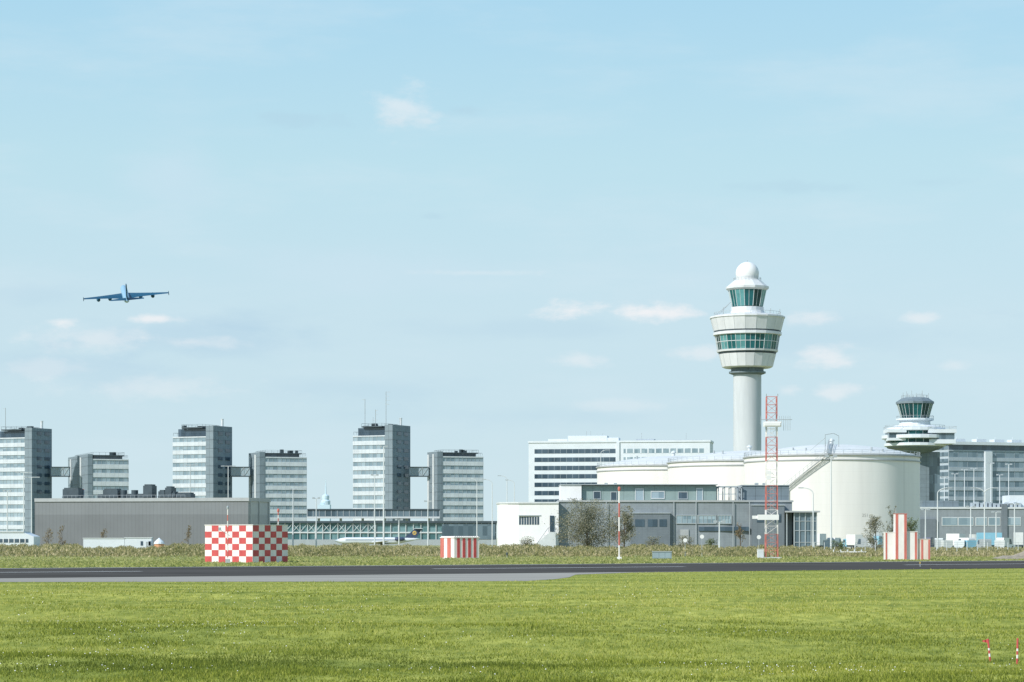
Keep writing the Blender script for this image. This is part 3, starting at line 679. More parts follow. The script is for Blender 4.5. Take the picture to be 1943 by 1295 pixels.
for k in range(16):
    a = 2*math.pi*k/16; r0 = (26 if k % 2 else 16)*k_; z = PZ(757,D); MB().tube((r0*math.cos(a),r0*math.sin(a),z),(r0*math.cos(a),r0*math.sin(a),PZ(random.choice((743,746,750,747)),D)),.11,n=4).build('roof_antenna', 'galv', t)
ringrail(56, 813, 32, 'deck_railing'); ringrail(35, 795, 24, 'neck_railing'); ringrail(24, 756, 20, 'roof_railing')
rr = MB(); rail(rr, 16*k_, 69*k_, -54*k_, 10*k_, PZ(817,D), r=.07); rr.build('east_railing', 'galv', t)
rr = MB(); rail(rr, -59*k_, -24*k_, -50*k_, 6*k_, PZ(817,D), r=.07); rr.build('west_railing', 'galv', t)

# ------------------------------------------------------------------ right terminal
b = Block('terminal_building', 'tall glass and white terminal block at the right edge behind the wide decked tower', 'building', 1757, 1800, 2020, 840, 1050, 68, 'termgrey')
b.facade('R', 0, b.L2, 2, b.z(856), 9, .62, 'glassband', 'termgrey', mull='termgrey', step=4.8)
m = MB(); b.fb(m, 'R', 0, b.L2, b.z(856)+.55, b.z(844), .1); m.build('top_window_band', 'glassdark', b.root)
m = MB(); b.fb(m, 'R', -1, b.L2, b.z(844), b.H+.4, 1.5); b.fb(m, 'L', 0, b.L1, b.z(844), b.H+.4, .8); m.build('roof_edge', 'hotelwhite', b.root)
for k in range(9):
    z0 = b.z(958-k*12.6); m = MB(); b.fb(m, 'L', .3, b.L1-.3, z0+.9, z0+2.7, .1); m.build('window_band', 'glass', b.root)
for px in (1818,1858,1892,1925): 
    u = b.u('R', px); MB().box(-6,-2,u,u+5,b.H+.4,b.H+1.8).tube((-3,u+1,b.H+1),(-3,u+1,b.H+2.9),.1).build('roof_plant', 'hotelwhite', b.root)
m = MB(); b.fb(m, 'R', b.L2*.30, b.L2*.36, 2, b.z(856), 1.2); m.build('lift_shaft', 'hotelwhite', b.root)
D = 800; t = thing('service_building', 'low grey service building with window strips at the right edge', 'building', (PX(1742,D), D, 0)); w = PX(1990,D)-PX(1742,D); h = PZ(966,D)
MB().box(0,w,0,20,0,h).build('wall', 'brick', t); MB().box(-.3,w+.2,-.3,20.2,h,h+.6).build('roof_edge', 'lightsteel', t)
for a, c in ((1788,1816),(1819,1846),(1852,1872),(1876,1897),(1912,1936)):
    f = MB().box(PX(a,D)-PX(1742,D)-.2, PX(c,D)-PX(1742,D)+.2, -.12,.02, PZ(997,D)-.2, PZ(983,D)+.2).build('window_frame', 'lightsteel', t)
    MB().box(PX(a,D)-PX(1742,D), PX(c,D)-PX(1742,D), -.16,.02, PZ(997,D), PZ(983,D)).build('pane', 'glasspale', f)
MB().box(PX(1918,D)-PX(1742,D),w,2,14,h+.6,PZ(940,D)).build('white_annex', 'hotelwhite', t)
MB().box(2,14,3,10,h+.6,PZ(950,D)).build('roof_house', 'slate', t)
MB().box(PX(1900,D)-PX(1742,D),PX(1911,D)-PX(1742,D),-.5,6,0,h+1.6).build('stair_block', 'brickdark', t)
MB().box(-.2,PX(1775,D)-PX(1742,D),-1,5,0,PZ(985,D)).build('front_annex', 'brickdark', t)
for k in range(12): MB().box(18+k*1.4,18.9+k*1.4,1,4,h+.6,h+1.5+random.random()).build('roof_plant', 'termgrey', t)

# ------------------------------------------------------------------ brick building before the tanks
D = 560; X = lambda p: PX(p, D)-PX(1060, D); Z = lambda y: PZ(y, D)
t = thing('brick_building', 'low grey brick building with white wing in front of the fuel tanks', 'building', (PX(1060,D), D, 0))
x1 = X(1503); hM = Z(953)
MB().prism([(0,-.2),(x1*.3,-1.2),(x1*.7,-1.2),(x1,0),(x1,24),(0,24)], 0, hM).build('brick_wall', 'brick', t)
MB().prism([(-.2,-.5),(x1*.3,-1.5),(x1*.7,-1.5),(x1+.3,-.3),(x1+.3,24.2),(-.2,24.2)], hM, hM+.4).build('parapet', 'shedlight', t)
MB().box(X(1425),X(1486),-2.6,6,0,Z(960)).build('dark_end_block', 'brickdark', t)
MB().box(X(1424),X(1487),-2.8,6,Z(960),Z(958.5)).build('end_block_edge', 'galv', t)
MB().box(X(1196),X(1270),-2.4,3,0,Z(975)).build('projecting_bay', 'brickdark', t)
MB().box(X(1195),X(1271),-2.6,2,Z(975),Z(973.5)).build('bay_edge', 'galv', t)
for a, c in ((1204,1222),(1228,1246),(1250,1264)): MB().box(X(a),X(c),-2.46,-2.3,Z(1000),Z(986)).build('bay_window', 'glassdark', t)
for a, c in ((1434,1448),(1468,1480)): MB().box(X(a),X(c),-2.66,-2.5,Z(992),Z(976)).build('end_window', 'glassdark', t)
MB().box(X(1290),X(1306),-1.42,-1.0,0,Z(1005)).build('roller_door', 'shedlight', t)
MB().box(X(1325),X(1420),-1.5,-1.0,Z(1008),Z(1000)).build('low_window_band', 'glassdark', t)
for p in (1150,1278,1320,1390,1421): MB().tube((X(p),-1.5,0),(X(p),-1.5,hM),.1,n=6).build('downpipe', 'galv', t)
xl = X(943); hW = Z(956)
MB().prism([(xl,6),(xl+.6,2),(xl+2.5,-.5),(xl+5,-1.4),(-.05,-2.2),(-.05,22),(xl,22)], 0, hW).build('white_wing', 'white', t)
MB().prism([(xl-.2,6),(xl+.4,1.9),(xl+2.3,-.7),(xl+4.9,-1.7),(-.02,-2.5),(-.02,22),(xl-.2,22)], hW, hW+.35).build('wing_parapet', 'lightsteel', t)
def yw(x): return -1.4-(x-(xl+5))/(-.05-(xl+5))*.8
a, c = X(950), X(1024)
for k in range(8):
    xa = xl+5.1+k*(c-xl-5.1)/8; xb = xl+5.1+(k+1)*(c-xl-5.1)/8-.15
    MB().box(xa, xb, yw(xa)-.08, yw(xa)+.5, Z(996), Z(981)).build('wing_window', 'glassdark', t)
MB().box(xl+5,c+.3,-1.97,-1.3,Z(979.5),Z(978)).build('wing_window_head', 'galv', t)
m = MB(); xa = X(1041)
m.box(xa,X(1054),-3.6,-2.2,0,Z(1010))
for k in range(8): m.box(xa-.4*k-.4,xa-.4*k,-3.6,-2.3,0,Z(1010)-.35*(k+1))
m.build('entrance_steps', 'lightsteel', t)
m = MB()
for p in (1040,1047,1054): m.tube((X(p),-3.6,Z(1010)),(X(p),-3.6,Z(1002)),.05,n=4)
m.tube((X(1040),-3.6,Z(1002)),(X(1054),-3.6,Z(1002)),.05,n=4); m.tube((X(1040),-3.6,Z(1002)),(X(1016),-3.6,1.1),.05,n=4)
m.build('stair_railing', 'dark', t)
MB().box(X(1043),X(1051),-2.35,-1.9,Z(1010),Z(979)).build('door', 'glassdark', t)
MB().box(X(1064),X(1104),3,20,hM,Z(920)).build('upper_white_block', 'white', t)
MB().box(X(1104)+.01,X(1362),4,20,hM,Z(921)).build('upper_green_storey', 'greenpanel', t)
MB().box(X(1063),X(1364),2.7,20.3,Z(920),Z(918.5)).build('upper_roof_edge', 'galv', t)
for a, c, y0, y1, gl in ((1161,1171,951,934,0),(1208,1222,951,928,1),(1238,1262,945,933,1),(1325,1335,950,927,1),(1128,1140,946,933,0),(1290,1306,946,934,0)):
    m = MB(); xa, xb, za, zb = X(a), X(c), Z(y0), Z(y1)
    for q in ((xa-.15,xa,za,zb),(xb,xb+.15,za,zb),(xa-.15,xb+.15,zb,zb+.18),(xa-.15,xb+.15,za-.18,za)): m.box(q[0],q[1],3.85,4.02,q[2],q[3])
    f = m.build('window_frame', 'lightsteel' if gl else 'galv', t); MB().box(xa,xb,3.93,4.02,za,zb).build('pane', 'glasspale' if gl else 'glassdark', f)
for a, c in ((1283,1322),(1325,1357),(1362,1386)):
    xa, xb, za, zb = X(a), X(c), Z(993), Z(979); m = MB(); y = -1.35
    for q in ((xa-.15,xa,za,zb),(xb,xb+.15,za,zb),(xa-.15,xb+.15,zb,zb+.18),(xa-.15,xb+.15,za-.18,za)): m.box(q[0],q[1],y-.1,y+.5,q[2],q[3])
    for k in range(1,4): m.box(xa+(xb-xa)*k/4-.05, xa+(xb-xa)*k/4+.05, y-.08, y+.4, za, zb)
    f = m.build('window_frame', 'galv', t); MB().box(xa,xb,y,y+.5,za,zb).build('pane', 'glasspale', f)
m = MB()
for p in (1366,1378,1390,1402,1410):
    m.box(X(p)-.12,X(p)+.12,4,4.25,hM+.4,Z(924)); m.box(X(p)-.12,X(p)+.12,9,9.25,hM+.4,Z(924)); m.box(X(p)-.1,X(p)+.1,4,9.2,Z(924)-.25,Z(924))
m.box(X(1365),X(1411),3.95,4.2,Z(924),Z(924)+.25); m.box(X(1365),X(1411),9,9.25,Z(924),Z(924)+.25); m.box(X(1366),X(1410),4.05,4.15,Z(938),Z(938)+.15)
m.build('roof_frame', 'galv', t)
MB().box(X(1412),X(1502),5,20,hM,Z(921)).build('upper_grey_block', 'slate', t)
MB().box(X(1411),X(1503),4.7,20.3,Z(921),Z(919.5)).build('upper_block_edge', 'galv', t)
m = MB().box(X(1504),X(1546),-3,10,0,Z(973))
for p in (1504,1514,1525,1536,1546): m.box(X(p)-.12,X(p)+.12,-3.2,-2.9,0,Z(973)-.01,1)
for y in (1030,1008,990): m.box(X(1504),X(1546),-3.15,-2.92,Z(y),Z(y)+.15,1)
m.build('glass_porch', ['glass','galv'], t)
MB().box(X(1486)+.1,X(1552),-4,11,Z(973),Z(970)).build('porch_roof', 'shedlight', t)
MB().box(X(1490)-.12,X(1490)+.12,-3.2,-2.9,0,Z(973)).build('porch_post', 'galv', t)
for p in (1150,1168,1440,1455): MB().box(X(p),X(p+6),8,10,Z(918.5),Z(915)).build('roof_plant', 'galv', t)

# ------------------------------------------------------------------ lamp posts
def lamp(px, yt, D, kind, label, r=.13, mat='lightsteel', dirn=-1):
    t = thing('lamp_post', label, 'lamp post', (PX(px,D), D, 0), 0, 'lamp posts around the airport'); h = PZ(yt, D)
    if kind == 'mast':
        MB().tube((0,0,0),(0,0,h-.3),r*1.5,r*.8,n=8).build('pole', mat, t)
        MB().tube((-.8,0,h-.3),(.8,0,h-.3),.07,n=5).build('arm', mat, t)
        for s in (-1,1): MB().box(s*.8-.35,s*.8+.35,-.3,.3,h-.45,h).build('lamp_head', 'galv', t)
    elif kind == 'tee':
        MB().tube((0,0,0),(0,0,h-.2),r*1.3,r*.8,n=8).build('pole', mat, t)
        MB().tube((-1.3,0,h-.15),(1.3,0,h-.15),.09,n=5).build('arm', mat, t)
        for s in (-1,1): MB().box(s*1.7-.6,s*1.7+.6,-.2,.2,h-.25,h).build('lamp_head', 'galv', t)
    else:
        MB().tube((0,0,0),(0,0,h-1.2),r*1.3,r*.8,n=8).build('pole', mat, t)
        for s in ((dirn,) if kind == 'curve' else (-1,1)):
            pts = [(s*2.2*(1-math.cos(a)), 0, h-1.2+1.2*math.sin(a)) for a in np.linspace(0,1.45,7)]
            MB().path(pts, .09).build('arm', mat, t); e = pts[-1]
            MB().box(min(e[0],e[0]+s*1),max(e[0],e[0]+s*1),-.18,.18,e[2]-.12,e[2]+.1).build('lamp_head', 'galv', t)
    return t
for a in ((14,930,640,'mast','leftmost lamp mast at the left picture edge, in front of the striped tower'),
 (45,896,660,'tee','taller T-shaped lamp post before the leftmost tower'),
 (60,905,680,'tee','shorter T-shaped lamp post right beside the taller T-shaped one'),
 (361,882,760,'tee','T-shaped lamp post in front of the tower behind the shed'),
 (433,884,760,'tee','T-shaped lamp post at the dark core of the tower behind the shed'),
 (556,927,720,'mast','lamp mast in front of the low block right of the shed'),
 (600,944,720,'mast','thin lamp mast left of the distant hazy tower'),
 (711,900,720,'mast','shorter lamp mast before the antenna tower, left of the tallest mast'),
 (728,846,700,'mast','tallest white lamp mast, in front of the antenna tower'),
 (757,985,700,'mast','very short lamp post before the glass pier, right of the tallest mast'),
 (812,950,720,'mast','small lamp mast under the footbridge right of the antenna tower'),
 (1365,988,470,'mast','short lamp post in front of the brick building windows'),
 (1577,864,480,'mast','tall slim white pole in front of the largest fuel tank'),
 (1792,905,820,'mast','shortest and leftmost lamp mast before the right terminal'),
 (1812,898,820,'mast','second lamp mast from the left before the right terminal'),
 (1830,890,820,'mast','third lamp mast from the left before the right terminal'),
 (1848,888,820,'mast','fourth lamp mast from the left before the right terminal'),
 (1880,878,820,'mast','fifth and taller lamp mast before the right terminal'),
 (1897,900,820,'mast','second lamp mast from the right before the right terminal'),
 (1914,880,820,'mast','rightmost lamp mast before the right terminal'),
 (1756,965,600,'mast','short mast just right of the column marker before the service building'),
 (1842,960,600,'mast','short mast before the service building, left of the double armed lamp'),
 (1890,970,600,'mast','short mast above the light blue truck before the service building'),
 (1925,955,600,'mast','short mast at the right picture edge before the service building')): lamp(*a, r=.19 if a[0] == 728 else .14)
for px, yt, D, kd, dr, lab in ((905,908,700,'curve',-1,'curved arm lamp post in front of the low block right of the antenna tower'),
 (934,910,700,'curve',-1,'curved arm lamp post in the gap left of the white brick wing'),
 (962,903,760,'curve',-1,'left one of two close curved lamps beside the striped white building'),
 (976,911,760,'curve',-1,'right one of two close curved lamps beside the striped white building'),
 (1140,854,800,'curve',1,'curved arm lamp post rising above the farthest fuel tank'),
 (1543,926,480,'curve',-1,'curved arm lamp post in front of the stair side of the largest tank'),
 (1779,926,500,'curve',1,'curved lamp post just right of the column marker'),
 (1868,926,520,'double',1,'double armed curved lamp post before the service building')): lamp(px, yt, D, kd, lab, dirn=dr)

# ------------------------------------------------------------------ red and white objects
D = GD(1068)
b = Block('checkered_hut', 'red and white checkered box hut beside the runway', 'hut', 389, 480, 546, 997, D, 35, 'rwhite')
nr = 6; p = b.H/nr
m = MB()
for face, Lf in (('L', b.L1), ('R', b.L2)):
    nc = 7 if face == 'L' else 6; q = Lf/nc
    for i in range(nc):
        for j in range(nr):
            if (i+j) % 2 == (0 if face == 'L' else 1): b.fb(m, face, i*q+.003, (i+1)*q-.003, j*p+.003, (j+1)*p-.003, .012)
m.build('red_checks', 'red', b.root)
MB().box(-b.L1-.05,.05,-.06,b.L2+.05,b.H,b.H+.08).build('roof', 'rwhite', b.root)
m = MB(); b.fb(m, 'L', .0, .05, 0, b.H, .03); m.build('corner_trim', 'shedlight', b.root)
def rwpole(name, px, yt, yb, r, label, n=6, extras=None, D=None, z0=0, cat='pole', red='red'):
    D = D or GD(yb); t = thing(name, label, cat, (PX(px,D), D, z0)); h = PZ(yt, D)-z0; m = MB()
    for k in range(n): m.tube((0,0,h*k/n),(0,0,h*(k+1)/n), r, n=8, mi=k % 2)
    m.build('pole', ['rwhite',red], t)
    if extras: extras(t, h)
    return t
def ex1(t, h):
    MB().box(-.25,.25,-.2,.2,0,.5).build('base', 'galv', t)
    MB().lathe([(.13,h),(.13,h+.25),(.05,h+.35)], 10).build('beacon', 'galv', t)
    MB().tube((-.9,0,h*.62),(.3,0,h*.5),.03).box(-1.05,-.75,-.1,.1,h*.6,h*.66).build('bracket_arm', 'galv', t)
def ex2(t, h): MB().lathe([(.12,h),(.15,h+.1),(.15,h+.3),(.05,h+.42)], 10).build('beacon', 'fadedred', t)
rwpole('wind_mast', 432, 966, 1069.5, .06, 'thin striped mast standing in front of the checkered hut', 9, ex1, red='fadedred')
rwpole('beacon_pole', 528, 972, 1068, .06, 'short beacon pole sticking up from the right end of the checkered hut', 4, ex2, D=b.D+3.4, z0=b.H+.08, red='fadedred')
def ex3(t, h):
    MB().lathe([(.13,h-.3),(.2,h-.1),(.2,h+.15),(.08,h+.3)], 10).build('beacon', 'fadedred', t); MB().box(-.3,.3,-.3,.3,0,.35).build('base', 'white', t)
rwpole('striped_pole', 1175, 928, 1062, .11, 'lone red and white pole in front of the olive trees', 5, ex3, red='fadedred')
D = GD(1060); b = Block('striped_hut', 'small red and white vertically striped hut left of centre', 'hut', 836, 862, 909, 1021, D, 62, 'rwhite')
m = MB(); n = 9
for i in range(n):
    if i % 2 == 1: b.fb(m, 'R', b.L2*i/n+.003, b.L2*(i+1)/n-.003, .1, b.H-.05, .05)
m.build('red_stripes', 'red', b.root)
m = MB(); n = 4
for i in range(n):
    if i % 2 == 1: b.fb(m, 'L', b.L1*i/n+.003, b.L1*(i+1)/n-.003, .1, b.H-.05, .04)
m.build('red_stripes_end', 'fadedred', b.root)
m = MB(); m.prism([(-b.L1-.1,-.1),(.12,-.1),(.12,b.L2+.1),(-b.L1-.1,b.L2+.1)], b.H, b.H+.12)
for k in range(12): m.tube((-b.L1, b.L2*(k+.5)/12, b.H+.12), (.1, b.L2*(k+.5)/12, b.H+.12), .12, n=6)
m.build('roof', 'rwhite', b.root)
D = GD(1063); X = lambda p: PX(p, D)-PX(1722, D); Z = lambda y: PZ(y, D)
t = thing('column_marker', 'red and white marker hut with a tall central column at the right', 'marker', (PX(1722,D), D, 0))
def panelbox(x0, x1, y0, y1, z1, nm, reds, base='rwhite'):
    m = MB().box(x0,x1,y0,y1,0,z1,0)
    for a, c in reds: m.box(x0+(x1-x0)*a, x0+(x1-x0)*c, y0-.02, y0+.01, .02, z1-.02, 1)
    m.box(x0-.02,x1+.02,y0-.05,y1,z1,z1+.08,1 if nm == 'tall_column' else 0); m.build(nm, [base,'fadedred'], t)
panelbox(X(1698), X(1720), -.4, 1.2, Z(976), 'tall_column', [(.02,.25),(.76,.98)])
panelbox(X(1680), X(1698)-.01, 0, 1.6, Z(1011), 'left_panel', [(.02,.2)], 'rwhite')
panelbox(X(1720)+.01, X(1741), 0, 1.6, Z(1010), 'middle_panel', [(.75,.95)])
panelbox(X(1741)+.01, X(1766), .3, 1.8, Z(1024), 'right_panel', [(.30,.46),(.84,.98)], 'beige')
MB().tube((X(1700),.2,Z(976)),(X(1700),.2,Z(966)),.04).build('aerial', 'galv', t)
# lattice mast
D = GD(1060); t = thing('lattice_mast', 'red and white lattice mast with antennas in front of the control tower and tanks', 'mast', (PX(1464,D), D, 0))
H = PZ(753, D); w0 = .85; w1 = .72; NS = 20; m = MB()
def leg(k, f): w = w0+(w1-w0)*f; a = [(-1,-.8),(1,-.8),(1,.9),(-1,.9)][k]; return Vector((a[0]*w, a[1]*w, H*f))
for i in range(NS):
    f0, f1 = i/NS, (i+1)/NS; mi = 1 if (i//3) % 2 == 0 or i >= 17 else 0
    for k in range(4):
        m.tube(leg(k,f0), leg(k,f1), .058, n=5, mi=mi)
        if (i+k) % 2: m.tube(leg(k,f0), leg((k+1) % 4,f1), .03, n=4, mi=mi)
        else: m.tube(leg((k+1) % 4,f0), leg(k,f1), .03, n=4, mi=mi)
        m.tube(leg(k,f1), leg((k+1) % 4,f1), .03, n=4, mi=mi)
m.build('lattice', ['rwhite','fadedred'], t)
Zm = lambda y: PZ(y, D); q = D/F
MB().box(-17*q,17*q,-1.2,-.75,Zm(811),Zm(801)).box(-15*q,15*q,-1.3,-1.19,Zm(809),Zm(803)).build('antenna_housing', 'white', t)
m = MB()
m.tube((-22*q,-.7,Zm(797)),(38*q,-.7,Zm(797)),.045); m.tube((-12*q,-.7,Zm(797)),(-12*q,-.7,Zm(820)),.05)
for s in range(7): m.tube(((10+s*4)*q,-.7,Zm(790)),((10+s*4)*q,-.7,Zm(818)) if s > 2 else ((10+s*4)*q,-.7,Zm(804)),.035,n=4)
m.tube((-22*q,-.7,Zm(790)),(-22*q,-.7,Zm(806)),.035,n=4)
m.build('yagi_antenna', 'galv', t)
for s in (-12,12): MB().tube((s*q*.9,-.6,Zm(753)),(s*q*.9,-.6,Zm(748)),.06).build('top_light', 'galv', t)
for y0, y1 in ((901,894),(911,903)): MB().box(-11*q,-2*q,-1.1,-.75,Zm(y0),Zm(y1)).build('junction_box', 'white', t)
MB().box(-28*q,12*q,-1.3,-.75,Zm(987),Zm(977)).box(-38*q,-28*q,-1.1,-.9,Zm(985),Zm(979)).build('equipment_box', 'white', t)
m = MB()
for s in (-1,1): m.tube((s*.16,-.5,0),(s*.16,-.5,H*.97),.015,n=4)
for k in range(50): m.tube((-.16,-.5,.45*k+.3),(.16,-.5,.45*k+.3),.012,n=3)
m.build('ladder', 'lightsteel', t)
MB().box(-1.3,1.3,-1.2,1.2,0,.18).build('foundation', 'concrete', t)
D = GD(1060); t = thing('white_cabinet', 'small white cabinet at the foot of the lattice mast', 'cabinet', (PX(1443,D), D, 0))
MB().box(-.45,.45,-.3,.3,.1,1.25).build('body', 'white', t); MB().box(-.5,.5,-.35,.35,1.25,1.35).build('lid', 'lightsteel', t); MB().box(-.4,.4,-.32,-.29,.2,1.15).build('door', 'bandlight', t); MB().box(-.4,.4,-.25,.25,0,.1).build('plinth', 'galv', t)
D = GD(1061.5); t = thing('grey_cabinet', 'blue grey equipment cabinet in the grass right of the lone striped pole', 'cabinet', (PX(1256,D), D, 0))
MB().box(-1.3,1.3,-.5,.5,.1,1.0).build('body', 'cab_grey', t); MB().box(-1.36,1.36,-.58,.58,1.0,1.1).build('lid', 'galv', t)
for k in range(3): MB().box(-1.2+k*.82,-.45+k*.82,-.53,-.49,.18,.92).build('door', 'cab_grey', t)
D = GD(1056); t = thing('light_bar', 'low white approach light bar on short legs, left of the column marker', 'light bar', (PX(1578,D), D, 0)); w = PX(1644,D)-PX(1578,D)
MB().box(0,w,-.1,.1,.62,.78).build('bar', 'white', t)
for k in range(5): MB().tube((w*(k+.3)/5,0,0),(w*(k+.3)/5,0,.62),.05).build('leg', 'galv', t)
for k in range(5): MB().lathe([(.10,.78),(.12,.9),(.12,1.02),(.04,1.06)], 8, c=(w*(k+.3)/5,0)).build('lamp', 'lightsteel', t)
def disc(px, yt, label):
    D = GD(1057); t = thing('disc_marker', label, 'marker', (PX(px,D), D, 0), 0, 'small white disc markers by the weeds'); h = PZ(yt,D)
    MB().tube((0,0,0),(0,0,h-.3),.04).build('post', 'galv', t); MB().tube((0,-.05,h-.3),(0,.03,h-.3),.32,n=14).build('disc', 'white', t)
disc(1332, 1015, 'small white disc on a post before the brick building'); disc(1440, 1016, 'small white disc on a post left of the lattice mast')
disc(1300, 1022, 'small low white disc on a post left of the other disc before the brick building')
for px, yb, lab in ((1070,1056,'tiny dark post in the far grass left of the lone striped pole'),(1746,1076,'tiny yellow runway edge light below the column marker'),(962,1058,'tiny dark post in the far grass right of the striped hut')):
    D = GD(yb); t = thing('edge_marker', lab, 'marker', (PX(px,D), D, 0)); c = 'yellow' if 'yellow' in lab else 'dark'
    MB().tube((0,0,0),(0,0,.35),.04).build('stem', 'galv', t); MB().lathe([(.12,.35),(.14,.45),(.14,.68),(.04,.75)] if c == 'dark' else [(.05,.3),(.07,.36),(.07,.44),(.03,.48)], 8).build('head', c, t)
def stake(px, yt, yb, label, flag, tilt):
    D = GD(yb); z = float(bumpz(PX(px,D), D)); t = thing('marker_stake', label, 'stake', (PX(px,D), D, z)); t.rotation_euler = (0, tilt, 0); h = (yb-yt)/F*D; r = .024
    m = MB(); cuts = [0,.22,.36,.50,.60,1]
    for k in range(5): m.tube((0,0,h*cuts[k]-(.1 if k == 0 else 0)),(0,0,h*cuts[k+1]), r, n=8, mi=(1 if k % 2 == 0 else 0))
    m.build('stick', ['rwhite','red'], t)
    if flag:
        f = MB(); n = 7; W = .12
        for k in range(n):
            x0, x1 = -W*k/n, -W*(k+1)/n; y0, y1 = .012*math.sin(k*1.3), .012*math.sin((k+1)*1.3); s0, s1 = 1-k/n*.5, 1-(k+1)/n*.5
            f.add([(x0-r,y0,h-.01-.02*k/n),(x1-r,y1,h-.01-.02*(k+1)/n),(x1-r,y1,h-.01-.09*s1),(x0-r,y0,h-.01-.09*s0)], [(0,1,2,3)])
        f.build('flag', 'red', t)
stake(1879, 1212, 1256, 'red and white stake with a small red flag in the foreground grass', True, -.10)
stake(1930, 1212, 1261, 'plain red and white stake at the right edge of the foreground grass', False, .02)

# soil mound, fence
D = 330; m = MB(); n = 40; vs = []; 
for j in range(13):
    for i in range(n+1):
        x = i/n; y = j/12; z = 1.7*math.sin(math.pi*y)**.8*min(1, x*3.5)*(1+.25*math.sin(i*.9)+.15*math.sin(i*2.3+j))
        vs.append((x*26+random.uniform(-.15,.15), y*7, max(z-.05+random.uniform(-.06,.06)*(z > .3), -.05)))
m.add(vs, [(j*(n+1)+i, j*(n+1)+i+1, (j+1)*(n+1)+i+1, (j+1)*(n+1)+i) for j in range(12) for i in range(n)])
tag(m.build('soil_mound', 'soil', smooth=False, loc=(PX(1888,D), D, 0)), 'mound of bare brown soil at the right edge beyond the runway', 'mound')
D = GD(1052); t = thing('wire_fence', 'wire fence on thin posts at the right, before the parked vehicles', 'fence', (PX(1545,D), D, 0)); w = PX(1990,D)-PX(1545,D)
for k in range(24): MB().tube((w*k/23,0,0),(w*k/23,0,2.1),.06,n=5).build('post', 'lightsteel', t)
for z in (.4,.9,1.3,1.7,2.05): MB().tube((0,0,z),(w,0,z),.02,n=3).build('wire', 'galv', t)

# ------------------------------------------------------------------ vehicles
def wheels(t, xs_, w):
    for x in xs_:
        for y in (-w/2+.12, w/2-.12):
            o_ = MB().tube((x,y-.13,.45),(x,y+.13,.45),.45,n=14).build('wheel', 'tyre', t); MB().tube((x,y-.15,.45),(x,y+.15,.45),.22,n=10).build('rim', 'galv', o_)
GV = 'service vehicles on the apron'
def truck(px, D, rz, cabm, boxm, label, h=3.6, L=7.5):
    t = thing('box_truck', label, 'truck', (PX(px,D), D, 0), R(rz), GV); w = 2.4
    MB().box(-L/2,L/2-1.9,-w/2,w/2,1.0,h).build('cargo_box', boxm, t)
    MB().box(-L/2,L/2-.1,-w/2+.3,w/2-.3,.55,.98).build('chassis', 'dark', t)
    x0 = L/2-1.8; x1 = L/2; y0, y1 = -w/2+.05, w/2-.05
    MB().add([(x0,y0,.6),(x1,y0,.6),(x1,y0,1.6),(x1-.35,y0,2.6),(x0,y0,2.65),(x0,y1,.6),(x1,y1,.6),(x1,y1,1.6),(x1-.35,y1,2.6),(x0,y1,2.65)],
      [(0,1,2,3,4),(9,8,7,6,5),(0,5,6,1),(1,6,7,2),(2,7,8,3),(3,8,9,4),(4,9,5,0)]).build('cab', cabm, t)
    MB().add([(x1+.01,y0+.15,1.65),(x1+.01,y1-.15,1.65),(x1-.30,y1-.15,2.5),(x1-.30,y0+.15,2.5)], [(0,1,2,3)]).build('windscreen', 'glassdark', t)
    for y in (y0-.01, y1+.01): MB().add([(x0+.4,y,1.6),(x1-.15,y,1.6),(x1-.45,y,2.4),(x0+.4,y,2.4)], [(0,1,2,3)]).build('side_window', 'glassdark', t)
    wheels(t, (-L/2+1.3, L/2-1.0), w)
def van(px, D, rz, mat, label, h=2.5, L=5.4):
    t = thing('service_van', label, 'van', (PX(px,D), D, 0), R(rz), GV); w = 2.0
    pr = [(-L/2,.4),(L/2,.4),(L/2,1.1),(L/2-.9,1.35),(L/2-1.7,h-.1),(L/2-2.1,h),(-L/2+.1,h),(-L/2,h-.3)]
    n = len(pr); MB().add([(x,-w/2,z) for x,z in pr]+[(x,w/2,z) for x,z in pr], [tuple(range(n)), tuple(range(2*n-1,n-1,-1))]+[(k,(k+1) % n,n+(k+1) % n,n+k) for k in range(n)]).build('body', mat, t)
    a, c = (L/2-.95,1.4), (L/2-1.66,h-.2)
    MB().add([(a[0]+.02,-w/2+.12,a[1]),(a[0]+.02,w/2-.12,a[1]),(c[0]+.03,w/2-.12,c[1]),(c[0]+.03,-w/2+.12,c[1])], [(0,1,2,3)]).build('windscreen', 'glassdark', t)
    for y in (-w/2-.01, w/2+.01): MB().add([(L/2-2.6,y,1.35),(L/2-1.25,y,1.35),(L/2-1.75,y,h-.3),(L/2-2.6,y,h-.3)], [(0,1,2,3)]).build('side_window', 'glassdark', t)
    wheels(t, (-L/2+1, L/2-1), w)
for a in ((1556,600,60,'white','white','white box truck beside the glass porch, left of the largest tank',3.9,6),
 (1618,620,115,'skyblue','white','white box truck with light blue cab at the middle of the largest tank',3.7,6),
 (1808,600,130,'galv','white','white box truck with grey cab, just right of the curved lamp post',3.9,6),
 (1884,620,0,'white','skyblue','large light blue box truck left of the soil mound',4.2,8),
 (1850,640,100,'orange','lightsteel','grey box truck with orange cab left of the light blue truck',3.8,6),
 (1932,640,80,'white','lightsteel','pale grey box truck behind the soil mound at the right edge',4.3,6),
 (1668,640,60,'skyblue','skyblue','small light blue box truck hidden behind the shrub by the tank',3.3,6)): truck(*a)
